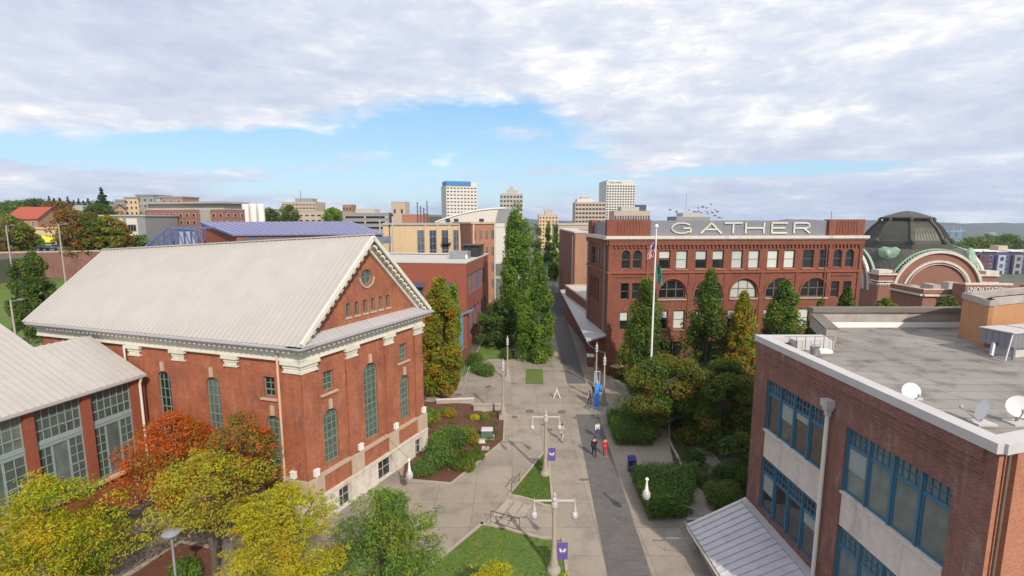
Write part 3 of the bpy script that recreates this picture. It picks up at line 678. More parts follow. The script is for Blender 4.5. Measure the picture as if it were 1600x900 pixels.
for z in (12.35, 12.6): m.obox(FB, -.05, LB - .5, 0, .05, z, z + .08)
m.obox(FB, -.04, LB - .5, 0, .09, 13.05, 13.6)
FN = Fr(Vector((34, 40)), BF); fb3 = Fr(Vector((21.9, 33.6)), BF)
m.wall(fb3, [(0, -2.6), (fb3.L, -2.6), (fb3.L, 13.6), (0, 13.6)])
m.build('wall', 'brick_dark', BD)
m = MB(); m.wall(FB2, [(-.15, -2.6), (38, -2.6), (38, 13.6), (-.15, 13.6)], [], d=-.12); m.obox(FB2, .45, 38, -.119, .12, -2.6, 13.6); m.build('front_wall', 'brick_sunlit', BD)
ins = lambda: None
R0 = [(17.5, 16.9), (17.0, 33.6), (21.9, 33.6), (24.3, 39.6), (52, 39.6), (55, 28.2)]
m = MB(); m.sheet([(17.7, 17.2), (17.2, 33.4), (22.1, 33.4), (24.5, 39.4), (52, 39.4), (55, 28.6)], 13.3); m.build('roof', 'roof_membrane', BD)
def parapet(m, pts, z0, z1, w, off=0.):
    for a, b in zip(pts, pts[1:]):
        fr = Fr(a, b); m.obox(fr, -off, fr.L + off - .004, .12, -w, z0, z1)
m = MB(); fp = Fr(BF, BN); m.obox(fp, -.12, fp.L + .02, .14, -.55, 13.6, 14.0); fq = Fr(BN + dirr * .12, BR); m.obox(fq, 0, 38, .16, -.55, 13.602, 14.002)
m.obox(Fr((21.4, 33.62), (17.2, 33.62)), 0, 4.25, .1, -.6, 13.604, 13.99); m.build('coping', 'coping', BD)
m = MB(); fr = Fr((24.2, 39.5), (22.0, 33.9)); m.obox(fr, 0, fr.L, .15, -.5, 13.3, 14.3); fr = Fr((36.5, 39.7), (24.3, 39.7)); m.obox(fr, 0, fr.L, .15, -.35, 13.3, 14.5); m.build('rear_parapet', 'stone_grey', BD)
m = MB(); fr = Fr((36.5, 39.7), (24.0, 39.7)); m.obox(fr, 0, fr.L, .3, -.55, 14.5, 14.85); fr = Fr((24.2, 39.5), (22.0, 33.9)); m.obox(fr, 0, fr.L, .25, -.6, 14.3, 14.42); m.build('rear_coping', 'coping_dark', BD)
m = MB(); m.obox(Fr((24.6, 39.0), (36, 39.0)), 0, 11.4, .0, .04, 13.32, 13.75); m.build('flashing', 'white_paint', BD)
for (a, b, z0_, z1_) in spn:
    m = MB(); m.obox(FB, a, b, -.3, -.08, z0_ + .1, z1_ - .12); m.obox(FB, a, b, -.3, .06, z1_ - .12, z1_)
    for u in (a + (b - a) * .33, a + (b - a) * .66): m.obox(FB, u - .02, u + .02, -.09, -.06, z0_ + .1, z1_ - .12)
    m.build('spandrel', 'stone', BD)
for i, o in enumerate(wins):
    _, a, b, z0_, z1_ = o; w = (b - a) / 4
    for k in range(4):
        u0, u1 = a + k * w, a + (k + 1) * w; zt = z1_ - .95
        window(BD, FB, ('r', u0 + .03, u1 - .03, zt, z1_), 4, 2, 'blue_frame', 'glass_grey' if i > 1 else 'glass_brown', -.2, .09)
        bl = [.0, .45, .2, 0, .5, 0, 0, .3, .5, 0, .0, 0, 0, 0, 0, 0][i * 4 + k]
        window(BD, FB, ('r', u0 + .03, u1 - .03, z0_, zt), 1, 1, 'blue_frame', ('glass_grey' if i > 1 else 'glass_brown'), -.2, .12, bl, 'blind_grey')
        m = MB(); m.obox(FB, u0 - .06, u0 + .06, -.18, -.08, z0_, z1_)
        m.build('mullion', 'blue_frame', BD)
m = MB(); u = 7.95; m.obox(FB, u - .2, u + .2, .04, .42, 11.75, 11.95); m.obox(FB, u - .28, u + .28, .02, .5, 11.95, 12.35)
m.obox(FB, u - .12, u + .12, .1, .34, 11.45, 11.75); m.build('rain_hopper', 'gutter_metal', BD)
pipe(BD, [FB.P(7.95, .22, 11.5), FB.P(7.95, .22, 1.6)], .11, 'cream'); pipe(BD, [FB2.P(.22, .0, 13.5), FB2.P(.22, .0, -2.4)], .06, 'brown_frame')
# entrance canopy
CN = thing('entrance_canopy', FB.P(2, 1.5, -2.6), 'ribbed grey metal canopy projecting from the dark brick building', 'canopy')
zo, zi = 1.25, 1.95; c0 = Vector(FB.P(.2, .05, zi)); c1 = Vector(FB.P(LB + 3, .05, zi)); d1 = Vector(FB.P(LB + 3, 4.9, zo)); d0 = Vector((12.0, 31.3, zo))
m = MB(); nS = 34
m.hexa([tuple(p - Vector((0, 0, .18))) for p in (c0, d0, d1, c1)] + [tuple(p) for p in (c0, d0, d1, c1)])
for i in range(nS + 1):
    t = i / nS; m.bar(c0.lerp(c1, t) + Vector((0, 0, .03)), d0.lerp(d1, t) + Vector((0, 0, .03)), .10, .07)
m.build('roof', 'canopy_metal', CN)
m = MB(); m.bar(d0 + Vector((-.12, 0, -.1)), d1 + Vector((-.12, 0, -.1)), .05, .16); m.bar(d0 + Vector((-.05, .1, .02)), c0 + Vector((0, .12, .03)), .12, .1); m.build('fascia', 'cream', CN)
m = MB(); m.bar(c0 + Vector((-.25, -.1, .06)), c1 + Vector((-.25, 0, .06)), .5, .08); m.build('gutter', 'gutter_metal', CN)
for t in (.04, .35, .7):
    p = d0.lerp(d1, t) + Vector((.3, 0, -.2)); m = MB(); m.tube((p.x, p.y, -2.6), p, .09); m.build('post', 'grey_metal', CN)
# roof objects
PB = thing('penthouse', (29, 33, 13.3), 'orange brick stair penthouse on the flat roof', 'penthouse')
pc = gp(1537, 543, 13.3); pl = gp(1497, 525, 13.3); ptz = 16.15; pd = (Vector((pl.x, pl.y)) - Vector((pc.x, pc.y))); pr_ = Vector((pc.x, pc.y)) + Vector((.93, .36)).normalized() * 9
poly = [(pc.x, pc.y), tuple(pr_), tuple(pr_ + pd), (pl.x, pl.y)]
m = MB()
for a, b in ((pl[:2], pc[:2]), (pc[:2], tuple(pr_)), (tuple(pr_), tuple(pr_ + pd)), (tuple(pr_ + pd), pl[:2])):
    fr = Fr(a, b); m.obox(fr, 0, fr.L - .004, 0, -.25, 13.3, ptz)
m.build('wall', 'brick_tan', PB)
m = MB()
for a, b in ((pl[:2], pc[:2]), (pc[:2], tuple(pr_)), (tuple(pr_), tuple(pr_ + pd)), (tuple(pr_ + pd), pl[:2])):
    fr = Fr(a, b); m.obox(fr, -.07, fr.L + .06, .07, -.45, ptz, ptz + .42)
m.build('coping', 'stone_grey', PB); m = MB(); m.sheet([poly[0], poly[1], poly[2], poly[3]], ptz - .7); m.build('roof', 'roof_membrane', PB)
hv = gp(1600, 565, 13.3); AC = thing('rooftop_unit', tuple(hv), 'pale grey boxy air handler in front of the orange brick penthouse', 'air unit')
q_ = gp(1578, 545, 14.0); f = Fr((q_.x, q_.y), (q_.x + .97, q_.y + .22))
MB().obox(f, .1, 5, 0, -1.7, 14.0, 14.95).build('casing', 'panel_metal', AC); m = MB(); m.obox(f, 0, 5.1, .08, -1.8, 14.95, 15.02); m.obox(f, 2.0, 2.06, .09, -1.8, 15.02, 15.07); m.build('lid', 'coping', AC)
m = MB(); m.obox(f, .7, 4.6, -.3, -1.5, 13.3, 14.0); m.build('curb_base', 'coping', AC); m = MB(); m.tube(f.P(-.1, .1, 14.9), f.P(-.9, .4, 13.4), .05); m.tube(f.P(.2, .1, 14.1), f.P(.2, .1, 13.3), .09); m.tube(f.P(.05, -.9, 14.2), f.P(-.5, -.6, 13.4), .12); m.build('pipework', 'grey_metal', AC)
def dish(px, py, ph, lab, rz=0., sc=1.):
    g = gp(px, py, 13.3); d = thing('satellite_dish', tuple(g), lab, 'satellite dish', 'satellite dishes on the flat roof')
    m = MB(); prof = [(0.001, 0.0)] + [(r, .22 * r * r) for r in (.2, .35, .48, .55)]; q = MB(); q.lathe((0, 0, 0), prof, 20)
    rot = Matrix.Rotation(rz, 4, 'Z') @ Matrix.Rotation(R(72), 4, 'X')
    vs = [tuple(rot @ (Vector(v) * 1.35 * sc) + g + Vector((0, 0, ph))) for v in q.v]; n = 20
    fs = [f_ for f_ in q.f if len(f_) == 4]; m.add(vs, fs); m.build('reflector', 'white_paint', d, smooth=True)
    m = MB(); a = g + Vector((0, 0, ph)); fwd = (rot @ Vector((0, 0, 1))); m.tube(g + Vector((0, .1, 0)), a - fwd * .1, .035); m.bar(a - fwd * .05 + Vector((0, 0, -.6)), a + fwd * .8 + Vector((0, 0, -.25)), .035, .035); m.build('mount', 'grey_metal', d)
    m = MB(); m.ell(a + fwd * .8 + Vector((0, 0, -.2)), (.07, .07, .09)); m.build('feed', 'grey_paint', d)
    m = MB(); m.box(g.x - .4, g.x + .4, g.y - .3, g.y + .3, 13.3, 13.38); m.build('ballast', 'coping', d)
dish(1590, 662, .75, 'round white dish closest to the building corner at the right', R(-38), .62); dish(1534, 662, .6, 'white dish seen edge on, behind the parapet left of the round one', R(-112), .62); dish(1422, 622, .35, 'small white dish peeking over the parapet, farthest from the corner', R(-15), .55)
bk = gp(1266, 540, 13.99); BU = thing('bucket', (bk.x, bk.y, 13.3), 'grey metal bucket on the roof by the railing', 'bucket')
m = MB(); m.lathe((bk.x + .3, bk.y, 13.35), [(.2, 0), (.28, .55), (.24, .54), (.18, .05)], 14); m.build('body', 'grey_metal', BU); m = MB()
for i in range(8): t0, t1 = pi * i / 8, pi * (i + 1) / 8; m.bar((bk.x + .3 + .28 * cos(t0), bk.y, 13.9 + .16 * sin(t0)), (bk.x + .3 + .28 * cos(t1), bk.y, 13.9 + .16 * sin(t1)), .02, .02)
m.build('handle', 'dark_metal', BU)
m = MB(); RB = thing('roof_hatch', (20, 32.5, 13.3), 'white roof hatch box with thin metal guard rail', 'roof hatch'); m.box(18.9, 21.3, 32.2, 33.3, 13.31, 13.9); m.build('hatch_box', 'coping', RB); m = MB(); m.box(19.9, 20.7, 31.3, 31.9, 13.31, 13.5); m.build('vent', 'white_paint', RB)
m = MB()
for x in (18.2, 18.7, 19.3, 19.9, 20.5, 21.1): m.tube((x, 32.0, 13.3), (x, 32.0, 14.25), .02)
m.bar((17.9, 32, 14.25), (21.1, 32, 14.25), .03, .03); m.build('guard_rail', 'rail_metal', RB)
# ------------------------------------------------------------------ long brick warehouse with the rooftop letters
G0, G1 = Vector((13.2, 68.3)), Vector((49.9, 71.0)); FW = Fr(G0, G1); WH = thing('brick_warehouse', (G0.x, G0.y, 0), 'four storey red brick warehouse with arched windows and GATHER rooftop lettering', 'building')
GD = -FW.n; GS = Fr(G0 + GD * 13, G0); LW = FW.L
ops = []; W_ = []
def ow(o, **k): ops.append(o); W_.append((o, k))
rb = random.Random(3)
for u in (2.45, 4.05, 33.1, 34.9): ow(('a', u - .62, u + .62, 15.0, 17.55), nx=1, ny=2, gm='glass_dark')
bl4 = [.42, .98, .5, .5, .98, .98, .98, .98, .0, .0]
for i in range(5):
    c = 9.15 + i * 5.2
    for j, s in enumerate((-1.22, 1.22)): ow(('r', c + s - .8, c + s + .8, 14.95, 17.5), nx=1, ny=2, blind=bl4[i * 2 + j])
    ow(('a', c - 1.95, c + 1.95, 10.75, 13.4), nx=3, ny=2, blind=(.0, 0, .97, 0, 0)[i], big=1)
    for s in (-1.22, 1.22): ow(('r', c + s - .8, c + s + .8, 6.4, 9.1), nx=1, ny=2, blind=rb.choice((.4, .5, .95)))
    ow(('r', c - 1.7, c + 1.7, .2, 4.6), nx=3, ny=2)
for u in (2.45, 4.05, 33.1, 34.9):
    ow(('r', u - .6, u + .6, 10.7, 13.0), nx=1, ny=2); ow(('r', u - .6, u + .6, 6.4, 9.0), nx=1, ny=2, blind=.5)
m = MB(); m.wall(FW, [(0, 0), (LW, 0), (LW, 18.9), (0, 18.9)], ops, .4)
sops = [('a', 2.5 + i * 1.55, 3.5 + i * 1.55, 9.6, 13.2) for i in range(4)] + [('r', 3.0, 8.6, 14.9, 17.6)]
m.wall(GS, [(0, 0), (GS.L, 0), (GS.L, 18.9), (0, 18.9)], sops, .4)
RGT = Fr(G1, G1 + GD * 30); m.wall(RGT, [(0, 0), (30, 0), (30, 18.9), (0, 18.9)])
# corner pavilions, pilasters, corbel table
for a, b in ((0, 5.9), (31.6, LW)):
    for u in (a + .003, b - .55): m.obox(FW, u, u + .5, 0, .14, 0, 18.2)
for i in range(4): u = 11.75 + i * 5.2; m.obox(FW, u - .33, u + .33, 0, .1, 0, 14.3)
m.obox(FW, 0, LW, 0, .22, 18.25, 18.95); m.obox(GS, 0, GS.L, 0, .22, 18.252, 18.948)
u = .25
while u < LW - .2: m.obox(FW, u, u + .22, 0, .2, 17.85, 18.26); u += .55
for a in (.9, 31.7): m.obox(FW, a + .3, a + 3.9, 0, .12, 13.9, 14.05); [m.obox(FW, a + .35 + k * .35, a + .5 + k * .35, 0, .1, 13.7, 13.9) for k in range(10)]
# parapet blocks
for a, b in ((-.25, 5.8), (31.5, LW)):
    m.obox(FW, a, b, -.1, -1.2, 19.5, 21.75)
    for k in range(8): uu = (a + b) / 2 - 1.5 + k * .42; m.obox(FW, uu, uu + .12, -.09, -.03, 19.8, 21.45)
m.obox(Fr(G0 + GD * 13, G0 + GD * 10.6), 0, 2.4, -.1, -1.2, 19.5, 21.6)
m.build('wall', 'brick_red', WH)
m = MB(); m.obox(FW, -.5, LW + .4, .55, -1.3, 19.12, 19.5); m.obox(GS, 0, GS.L - .003, .55, -1.3, 19.125, 19.495); m.obox(FW, -.3, LW + .3, .35, -.3, 18.95, 19.12); m.build('cornice', 'stone', WH)
m = MB(); m.obox(FW, -.12, LW + .12, 0, .2, 14.35, 14.62); m.obox(GS, 0, GS.L, 0, .2, 14.352, 14.618); m.build('string_course', 'brick_mid', WH)
for c in (9.15 + i * 5.2 for i in range(5)):
    m = MB(); m.obox(FW, c - 2.1, c + 2.1, .02, .18, 10.55, 10.74); m.build('sill', 'stone_grey', WH)
    for s in (-1.22, 1.22):
        for z in (14.75, 6.2): m = MB(); m.obox(FW, c + s - .9, c + s + .9, .02, .14, z, z + .18); m.build('sill', 'orange_wall', WH)
m = MB()
for c in (9.15 + i * 5.2 for i in range(5)):
    for k in range(16):
        t0, t1 = pi * k / 16, pi * (k + 1) / 16; r = 2.2; m.bar(FW.P(c + r * cos(t0), .03, 11.45 + r * sin(t0)), FW.P(c + r * cos(t1), .03, 11.45 + r * sin(t1)), .3, .14)
m.build('arch_trim', 'brick_mid', WH)
for o, k in W_:
    big = k.pop('big', 0); gm = k.pop('gm', 'glass_dark'); window(WH, FW, o, k['nx'], k['ny'], 'brown_frame', gm, -.28, .1 if not big else .16, k.get('blind', 0))
for o in sops[:4]: window(WH, GS, o, 1, 2, 'brown_frame', 'glass_dark', -.3, .08)
for k in range(3): window(WH, GS, ('r', 3.0 + k * 1.87, 4.87 + k * 1.87, 14.9, 17.6), 1, 2, 'brown_frame', 'glass_dark', -.3, .1)
m = MB(); m.sheet([tuple(G0), tuple(G1), tuple(G1 + GD * 30), tuple(G0 + GD * 13), ], 19.3); m.build('roof', 'roof_flat_light', WH)
m = MB(); m.obox(FW, 5.8, 31.5, -.5, -.62, 19.5, 21.6); m.obox(GS, 2.4, GS.L - 1.2, -.5, -.62, 19.5, 21.3)
for k in range(14): u = 6.3 + k * 1.9; m.bar(FW.P(u, -.7, 21.3), FW.P(u, -2.2, 19.5), .08, .08)
m.build('sign_panel', 'panel_metal', WH)
def stroke(pts, w, fr, u0, z0, sx_, sz_, d, t=.06, m=None):
    m = m or MB()
    for a, b in zip(pts, pts[1:]):
        A = Vector((u0 + a[0] * sx_, z0 + a[1] * sz_)); B = Vector((u0 + b[0] * sx_, z0 + b[1] * sz_)); dd = (B - A).normalized(); A -= dd * w * .25; B += dd * w * .25; nn = Vector((-dd.y, dd.x)) * w / 2
        q = [A - nn, B - nn, B + nn, A + nn]; m.hexa([fr.P(p.x, d, p.y) for p in q] + [fr.P(p.x, d + t, p.y) for p in q])
    return m
G_ = [(.5 + .5 * cos(R(a)), .5 + .5 * sin(R(a))) for a in range(38, 325, 12)] + [(.97, .12), (.97, .48), (.6, .48)]
LT = {'G': [G_], 'A': [[(0, 0), (.5, 1), (1, 0)], [(.2, .36), (.8, .36)]], 'T': [[(0, 1), (1, 1)], [(.5, 0), (.5, 1)]], 'H': [[(0, 0), (0, 1)], [(1, 0), (1, 1)], [(0, .5), (1, .5)]],
      'E': [[(1, 0), (0, 0), (0, 1), (1, 1)], [(0, .5), (.85, .5)]], 'R': [[(0, 0), (0, 1), (.75, 1), (.95, .88), (.98, .72), (.9, .56), (.75, .48), (0, .48)], [(.6, .48), (1, 0)]]}
for ch, pa, pb in zip('GATHER', (1050, 1096, 1133, 1166, 1207, 1242), (1084, 1131, 1163, 1198, 1234, 1270)):
    ua, ub_ = FW.uz(pa, 355)[0] + .15, FW.uz(pb, 355)[0] - .15; m = MB()
    for s in LT[ch]: stroke(s, .2, FW, ua, 19.88, ub_ - ua, 1.38, -.46, .14, m)
    tag(m.build('letter', 'cream', WH), 'cream letter ' + ch + ' of the GATHER sign')
m = MB()
for u in (0.4, 10.6): m.tube(GS.P(u + 1.3, .2, 18.2), GS.P(u + 1.3, .2, 5.9), .1); m.lathe(GS.P(u + 1.3, .2, 18.2), [(.1, 0), (.25, .3)], 8)
m.build('downpipe', 'grey_metal', WH); pipe(WH, [FW.P(31.25, .2, 18.2), FW.P(31.25, .2, .3)], .09, 'brick_dark'); pipe(WH, [FW.P(32.0 - .1, -.4, 22.9), FW.P(31.9, -.4, 21.7)], .03, 'dark_metal', 'rooftop_rod')
# street canopy along its side
CW = thing('loading_canopy', (12, 75, 0), 'long grey metal loading canopy along the warehouse side', 'canopy')
ca = [Vector((13.1, 67.9, 5.8)), Vector((10.35, 67.3, 5.15)), Vector((11.3, 116, 5.15)), Vector((14.6, 116, 5.8))]
m = MB(); m.hexa([tuple(p - Vector((0, 0, .2))) for p in ca] + [tuple(p) for p in ca])
for i in range(60): t = i / 59; m.bar(ca[0].lerp(ca[3], t), ca[1].lerp(ca[2], t), .05, .06)
m.build('roof', 'gutter_metal', CW)
for i in range(7):
    y = 67.6 + i * 8; x = 13.1 + (y - 67.6) * .02; m = MB(); p = None
    for k in range(9):
        t = k / 8 * pi / 2; q_ = Vector((x - 2.55 * sin(t), y, 3.3 + 1.6 * (1 - cos(t)) ** .6 * 1.0))
        if p: m.bar(p, q_, .12, .14)
        p = q_
    m.build('bracket', 'grey_metal', CW)
# brick neighbours behind the warehouse
def shed(name, label, fr, depth, h, wall, roofm='roof_flat_light', ops=(), cat='building', zb=-1, cop='stone_grey', ch=.3, par=0., sides=(), wk=None):
    t = thing(name, (fr.o.x, fr.o.y, max(zb, ground(fr.o.x, fr.o.y))), label, cat); m = MB()
    m.wall(fr, [(0, zb), (fr.L, zb), (fr.L, h), (0, h)], ops, .3)
    a, b = Vector(fr.P(0, -depth, 0)), Vector(fr.P(fr.L, -depth, 0))
    s1 = Fr(a, fr.o); s2 = Fr(Vector(fr.P(fr.L, 0, 0)), b); s3 = Fr(b, a)
    for i, f_ in enumerate((s1, s2, s3)): m.wall(f_, [(0, zb), (f_.L, zb), (f_.L, h), (0, h)], [o for k, o in sides if k == i], .3)
    m.build('wall', wall, t); m = MB(); q = [fr.P(0, 0, 0)[:2], fr.P(fr.L, 0, 0)[:2], b[:2], a[:2]]
    m.sheet(q, h - par); m.build('roof', roofm, t)
    m = MB()
    for f_ in (fr, s2, s3, s1): m.obox(f_, -.05, f_.L - .15, .1, -.25, h, h + ch)
    m.build('coping', cop, t); wk = wk or {}
    for o in ops: window(t, fr, o, **wk)
    for k, o in sides: window(t, (s1, s2, s3)[k], o, **wk)
    return t, (s1, s2, s3)
f = Fr((13.9, 112), (19.6, 112)); BP, ss = shed('party_wall_building', 'tall narrow brick building with a bare patched brick end wall', f, 34, 18.6, 'brick_party', cop='coping', zb=0)
m = MB(); m.obox(f, 0, .25, 0, .12, 0, 18.5); m.build('corner_pier', 'brick_red', BP); pipe(BP, [f.P(-.3, -.4, 18), f.P(-.3, -.4, 0)], .14, 'grey_metal')
MB().obox(ss[0], 0, ss[0].L, .02, .14, 0, 18.5).build('side_wall', 'brick_red', BP)
f = Fr((13.7, 82.2), (24, 83)); shed('low_link_building', 'low brick link building between the warehouse and the bare end wall', f, 26, 7.2, 'brick_red', cop='stone_tan', zb=0)
# ------------------------------------------------------------------ domed station
US = thing('domed_station', (100.7, 129.6, 0), 'former railway station with copper dome and brick arches', 'building')
K = Vector((86.6, 117.)); SD = 25.5; ex = Vector((.995, -.10)); ey = Vector((.10, .995))
f0 = Fr(K, K + ex * SD); f1 = Fr(K + ey * SD, K); f2 = Fr(K + ex * SD, K + ex * SD + ey * SD); ctr = K + (ex + ey) * SD / 2; SP = 4.6
fs_ = (f0, f1, f2, Fr(K + (ex + ey) * SD, K + ey * SD)); m = MB(); AR = 9.0
def archpts(r, n=24, c=SD / 2, z=SP): return [(c + r * cos(pi * i / n), z + r * sin(pi * i / n)) for i in range(n + 1)]
for f in fs_[:3]:
    out = [(0, -4), (SD, -4), (SD, 8.9)] + [(x, z) for x, z in archpts(AR + .4) if z > 8.9] + [(0, 8.9)]
    m.wall(f, out, [], d=0)
m.wall(fs_[3], [(0, -4), (SD, -4), (SD, 8.9), (0, 8.9)])
for f in fs_[:3]:
    for a, b in ((0, SD / 2 - AR + 1), (SD / 2 + AR - 1, SD)): m.obox(f, a + .01, b - .01, .12, -2.5, -4, 6.4)
m.build('wall', 'brick_station', US)
m = MB()
for f in fs_[:3]:
    for r, w, dd in ((AR + .55, .55, .35), (AR - 1.7, .45, .2), (AR - 2.3, .12, .3)):
        P_ = archpts(r)
        for a, b in zip(P_, P_[1:]): m.bar(f.P(a[0], dd / 2, a[1]), f.P(b[0], dd / 2, b[1]), dd + .3, w)
    for a, b in ((0, SD / 2 - AR + .3), (SD / 2 + AR - .3, SD)):
        for z0_, z1_, dd in ((6.4, 6.75, .35), (7.0, 7.3, .2), (8.6, 9.0, .4)): m.obox(f, a - (.35 if a == 0 else 0), b + (.34 if a else 0), dd, -2.0, z0_, z1_)
    u = .2
    while u < SD:
        if u < SD / 2 - AR or u > SD / 2 + AR: m.obox(f, u, u + .25, .1, .3, 6.1, 6.4)
        u += .6
    for k in range(3, 38):
        t = pi * k / 40; m.bar(f.P(SD / 2 + (AR - 1.35) * cos(t), .15, SP + (AR - 1.35) * sin(t)), f.P(SD / 2 + (AR - 1.65) * cos(t), .15, SP + (AR - 1.65) * sin(t)), .25, .25)
for s, t in ((0, 0), (1, 0)): q = K + ex * SD * s; m.box(q.x - (.2 if not s else 2.8), q.x + (3 if not s else .3), q.y - .1, q.y + 2.5, 9.0, 9.8)
m.build('stone_trim', 'stone', US)
# pendentives: sphere clipped by the four faces
m = MB(); hS = SD / 2 - 1.2; RS = sqrt(hS ** 2 + 10.0 ** 2); n = 28; q = {}; fs2 = []
for i in range(n + 1):
    for j in range(n + 1):
        a, b = hS * (2 * i / n - 1), hS * (2 * j / n - 1); z = RS * RS - a * a - b * b; z = sqrt(z) if z > 0 else 0; p = ctr + ex * a + ey * b; q[i, j] = (p.x, p.y, SP + min(z, 9.9))
idx = {k: i for i, k in enumerate(q)}
m.add(list(q.values()), [(idx[i, j], idx[i + 1, j], idx[i + 1, j + 1], idx[i, j + 1]) for i in range(n) for j in range(n)])
for f in fs_[:3]:     # vault roofs springing behind each brick arch
    P_ = [(x, z) for x, z in archpts(9.1)]
    for a, b in zip(P_, P_[1:]): m.add([f.P(a[0], -.2, a[1] - .1), f.P(b[0], -.2, b[1] - .1), f.P(b[0], -6, b[1] + .1), f.P(a[0], -6, a[1] + .1)], [(0, 1, 2, 3)])
m.build('pendentive_roof', 'bronze', US)
m = MB()
for f in fs_[:3]:
    P_ = archpts(10.1)
    for a, b in zip(P_, P_[1:]): m.bar(f.P(a[0], -1.0, a[1]), f.P(b[0], -1.0, b[1]), .5, .3)
    P_ = archpts(9.45)
    for k in range(2, 45):
        t = pi * k / 46; m.bar(f.P(SD / 2 + 9.3 * cos(t), -.9, SP + 9.3 * sin(t)), f.P(SD / 2 + 10.1 * cos(t), -.9, SP + 10.1 * sin(t)), .3, .25)
m.build('copper_arch', 'verdigris', US)
c3 = (ctr.x, ctr.y, 0); ph = atan2(ex.y, ex.x) + pi / 8
DP = [(r_ * .88, z_) for r_, z_ in [(11.3, 14.2), (11.3, 15.0), (10.9, 15.05), (10.9, 15.7), (10.55, 15.75), (10.5, 16.3), (10.1, 16.5), (9.2, 18.1), (8.1, 19.5), (6.9, 20.6), (6.1, 21.1)]]
m = MB(); m.lathe(c3, DP, 8, ph=ph); m.lathe(c3, [(4.6, 21.0), (4.6, 21.7)], 8, ph=ph)
for k in range(8):
    for i in range(1, 10):
        t0 = ph + 2 * pi * k / 8; t1 = ph + 2 * pi * (k + 1) / 8
        for (r0, z0_), (r1, z1_) in zip(DP[6:], DP[7:]):
            a = Vector((ctr.x + r0 * (cos(t0) * (1 - i / 10) + cos(t1) * i / 10), ctr.y + r0 * (sin(t0) * (1 - i / 10) + sin(t1) * i / 10), z0_)); b = Vector((ctr.x + r1 * (cos(t0) * (1 - i / 10) + cos(t1) * i / 10), ctr.y + r1 * (sin(t0) * (1 - i / 10) + sin(t1) * i / 10), z1_)); m.bar(a, b, .09, .16)
m.build('dome', 'bronze', US)
for k in range(8):
    m = MB(); t = ph + 2 * pi * k / 8
    for (r0, z0_), (r1, z1_) in zip(DP[6:], DP[7:]): m.bar((ctr.x + r0 * cos(t), ctr.y + r0 * sin(t), z0_ + .1), (ctr.x + r1 * cos(t), ctr.y + r1 * sin(t), z1_ + .1), .7, .45)
    m.ell((ctr.x + 9.4 * cos(t), ctr.y + 9.4 * sin(t), 16.3), (.6, .6, .75), 8, 5); m.ell((ctr.x + 5.6 * cos(t), ctr.y + 5.6 * sin(t), 21.5), (.4, .4, .5), 8, 5); m.build('dome_rib', 'bronze', US)
m = MB(); m.lathe(c3, [(4.5, 21.5), (5.5, 21.75), (5.55, 22.1), (4.9, 22.25), (4.4, 22.5), (1.8, 23.4), (.3, 23.7)], 8, ph=ph); m.build('lantern_cap', 'bronze', US)
m = MB(); cdir = (-ex - ey).normalized(); cc = ctr + cdir * 12.6; f = Fr(cc + Vector((cdir.y, -cdir.x)) * 2, cc - Vector((cdir.y, -cdir.x)) * 2)
if f.n.dot(cdir) < 0: f = Fr(f.o + f.e * f.L, f.o)
pts = [(-.1, 14.4), (.1, 13.2), (.9, 12.0), (2, 11.3), (3.1, 12.0), (3.9, 13.2), (4.1, 14.4), (3.2, 15.0), (2, 14.8), (.8, 15.0)]
m.add([f.P(u, .3, z) for u, z in pts] + [f.P(2, 1.0, 13.3)], [(i, (i + 1) % 10, 10) for i in range(10)]); m.add([f.P(u, .3, z) for u, z in pts] + [f.P(u, -1, z) for u, z in pts], [(i, 10 + i, 10 + (i + 1) % 10, (i + 1) % 10) for i in range(10)])
m.ell(f.P(2, .9, 13.5), (.7, .7, .9)); m.build('cartouche', 'verdigris', US)
m = MB(); c_ = ctr + (ex - ey).normalized() * 12.8; m.lathe((c_.x, c_.y, 10.5), [(1.3, 0), (1.6, 1), (1.2, 2.2), (.9, 3.4), (.3, 4.4)], 8); m.build('corner_ornament', 'verdigris', US)
# station wings in front
def sopw(f, us, w, z0_, z1_): return [('a', u - w / 2, u + w / 2, z0_, z1_) for u in us]
wz = 3.3; p0 = at(1443, 455, 96); f = Fr((p0.x, p0.y), (p0.x + 26, p0.y - 1.5)); o_ = sopw(f, (2.6, 8), 1.6, -3.6, 1.2)
WG, ws = shed('station_wing', 'low brick station wing with pale arched windows and flat roof', f, 9, p0.z - .4, 'brick_station', 'roof_flat_light', o_, cop='brick_station', zb=-6, ch=.7, par=.1, sides=[(0, ('a', .6 + i * 2.8, 2.4 + i * 2.8, -3.6, 1.6)) for i in range(3)], wk=dict(nx=2, ny=4, fm='white_paint', gm='glass_blue', fw=.14))
m = MB(); m.obox(ws[0], 0, ws[0].L, .02, .5, p0.z - .95, p0.z - .6); m.obox(f, 0, f.L, .02, .5, p0.z - .95, p0.z - .61); m.obox(ws[0], -.1, ws[0].L, .1, -.3, p0.z + .3, p0.z + .45); m.obox(f, -.1, f.L, .1, -.3, p0.z + .3, p0.z + .451); m.build('cornice', 'stone', WG)
rz_ = p0.z - .5
for a, b, c_, d_, h_ in ((.8, 2.2, 4, 6, 1.0), (4, 5.5, 3, 5, 1.3), (8.5, 10.5, 5, 7, 1.6), (5, 6.5, 6, 7.5, 1.2), (12.5, 14, 5, 7, 1.3)): MB().obox(f, a, b, -c_, -d_, rz_, rz_ + h_).build('roof_unit', 'stone_grey', WG)
pa = at(1513, 446, 92); pb_ = at(1568, 446, 92); fS = Fr((pa.x - .5, 92), (pb_.x + 1, 91.4)); SG = thing('station_sign_wall', (fS.o.x, fS.o.y, -6), 'brick parapet block carrying the UNION STATION lettering', 'sign'); zs = pa.z
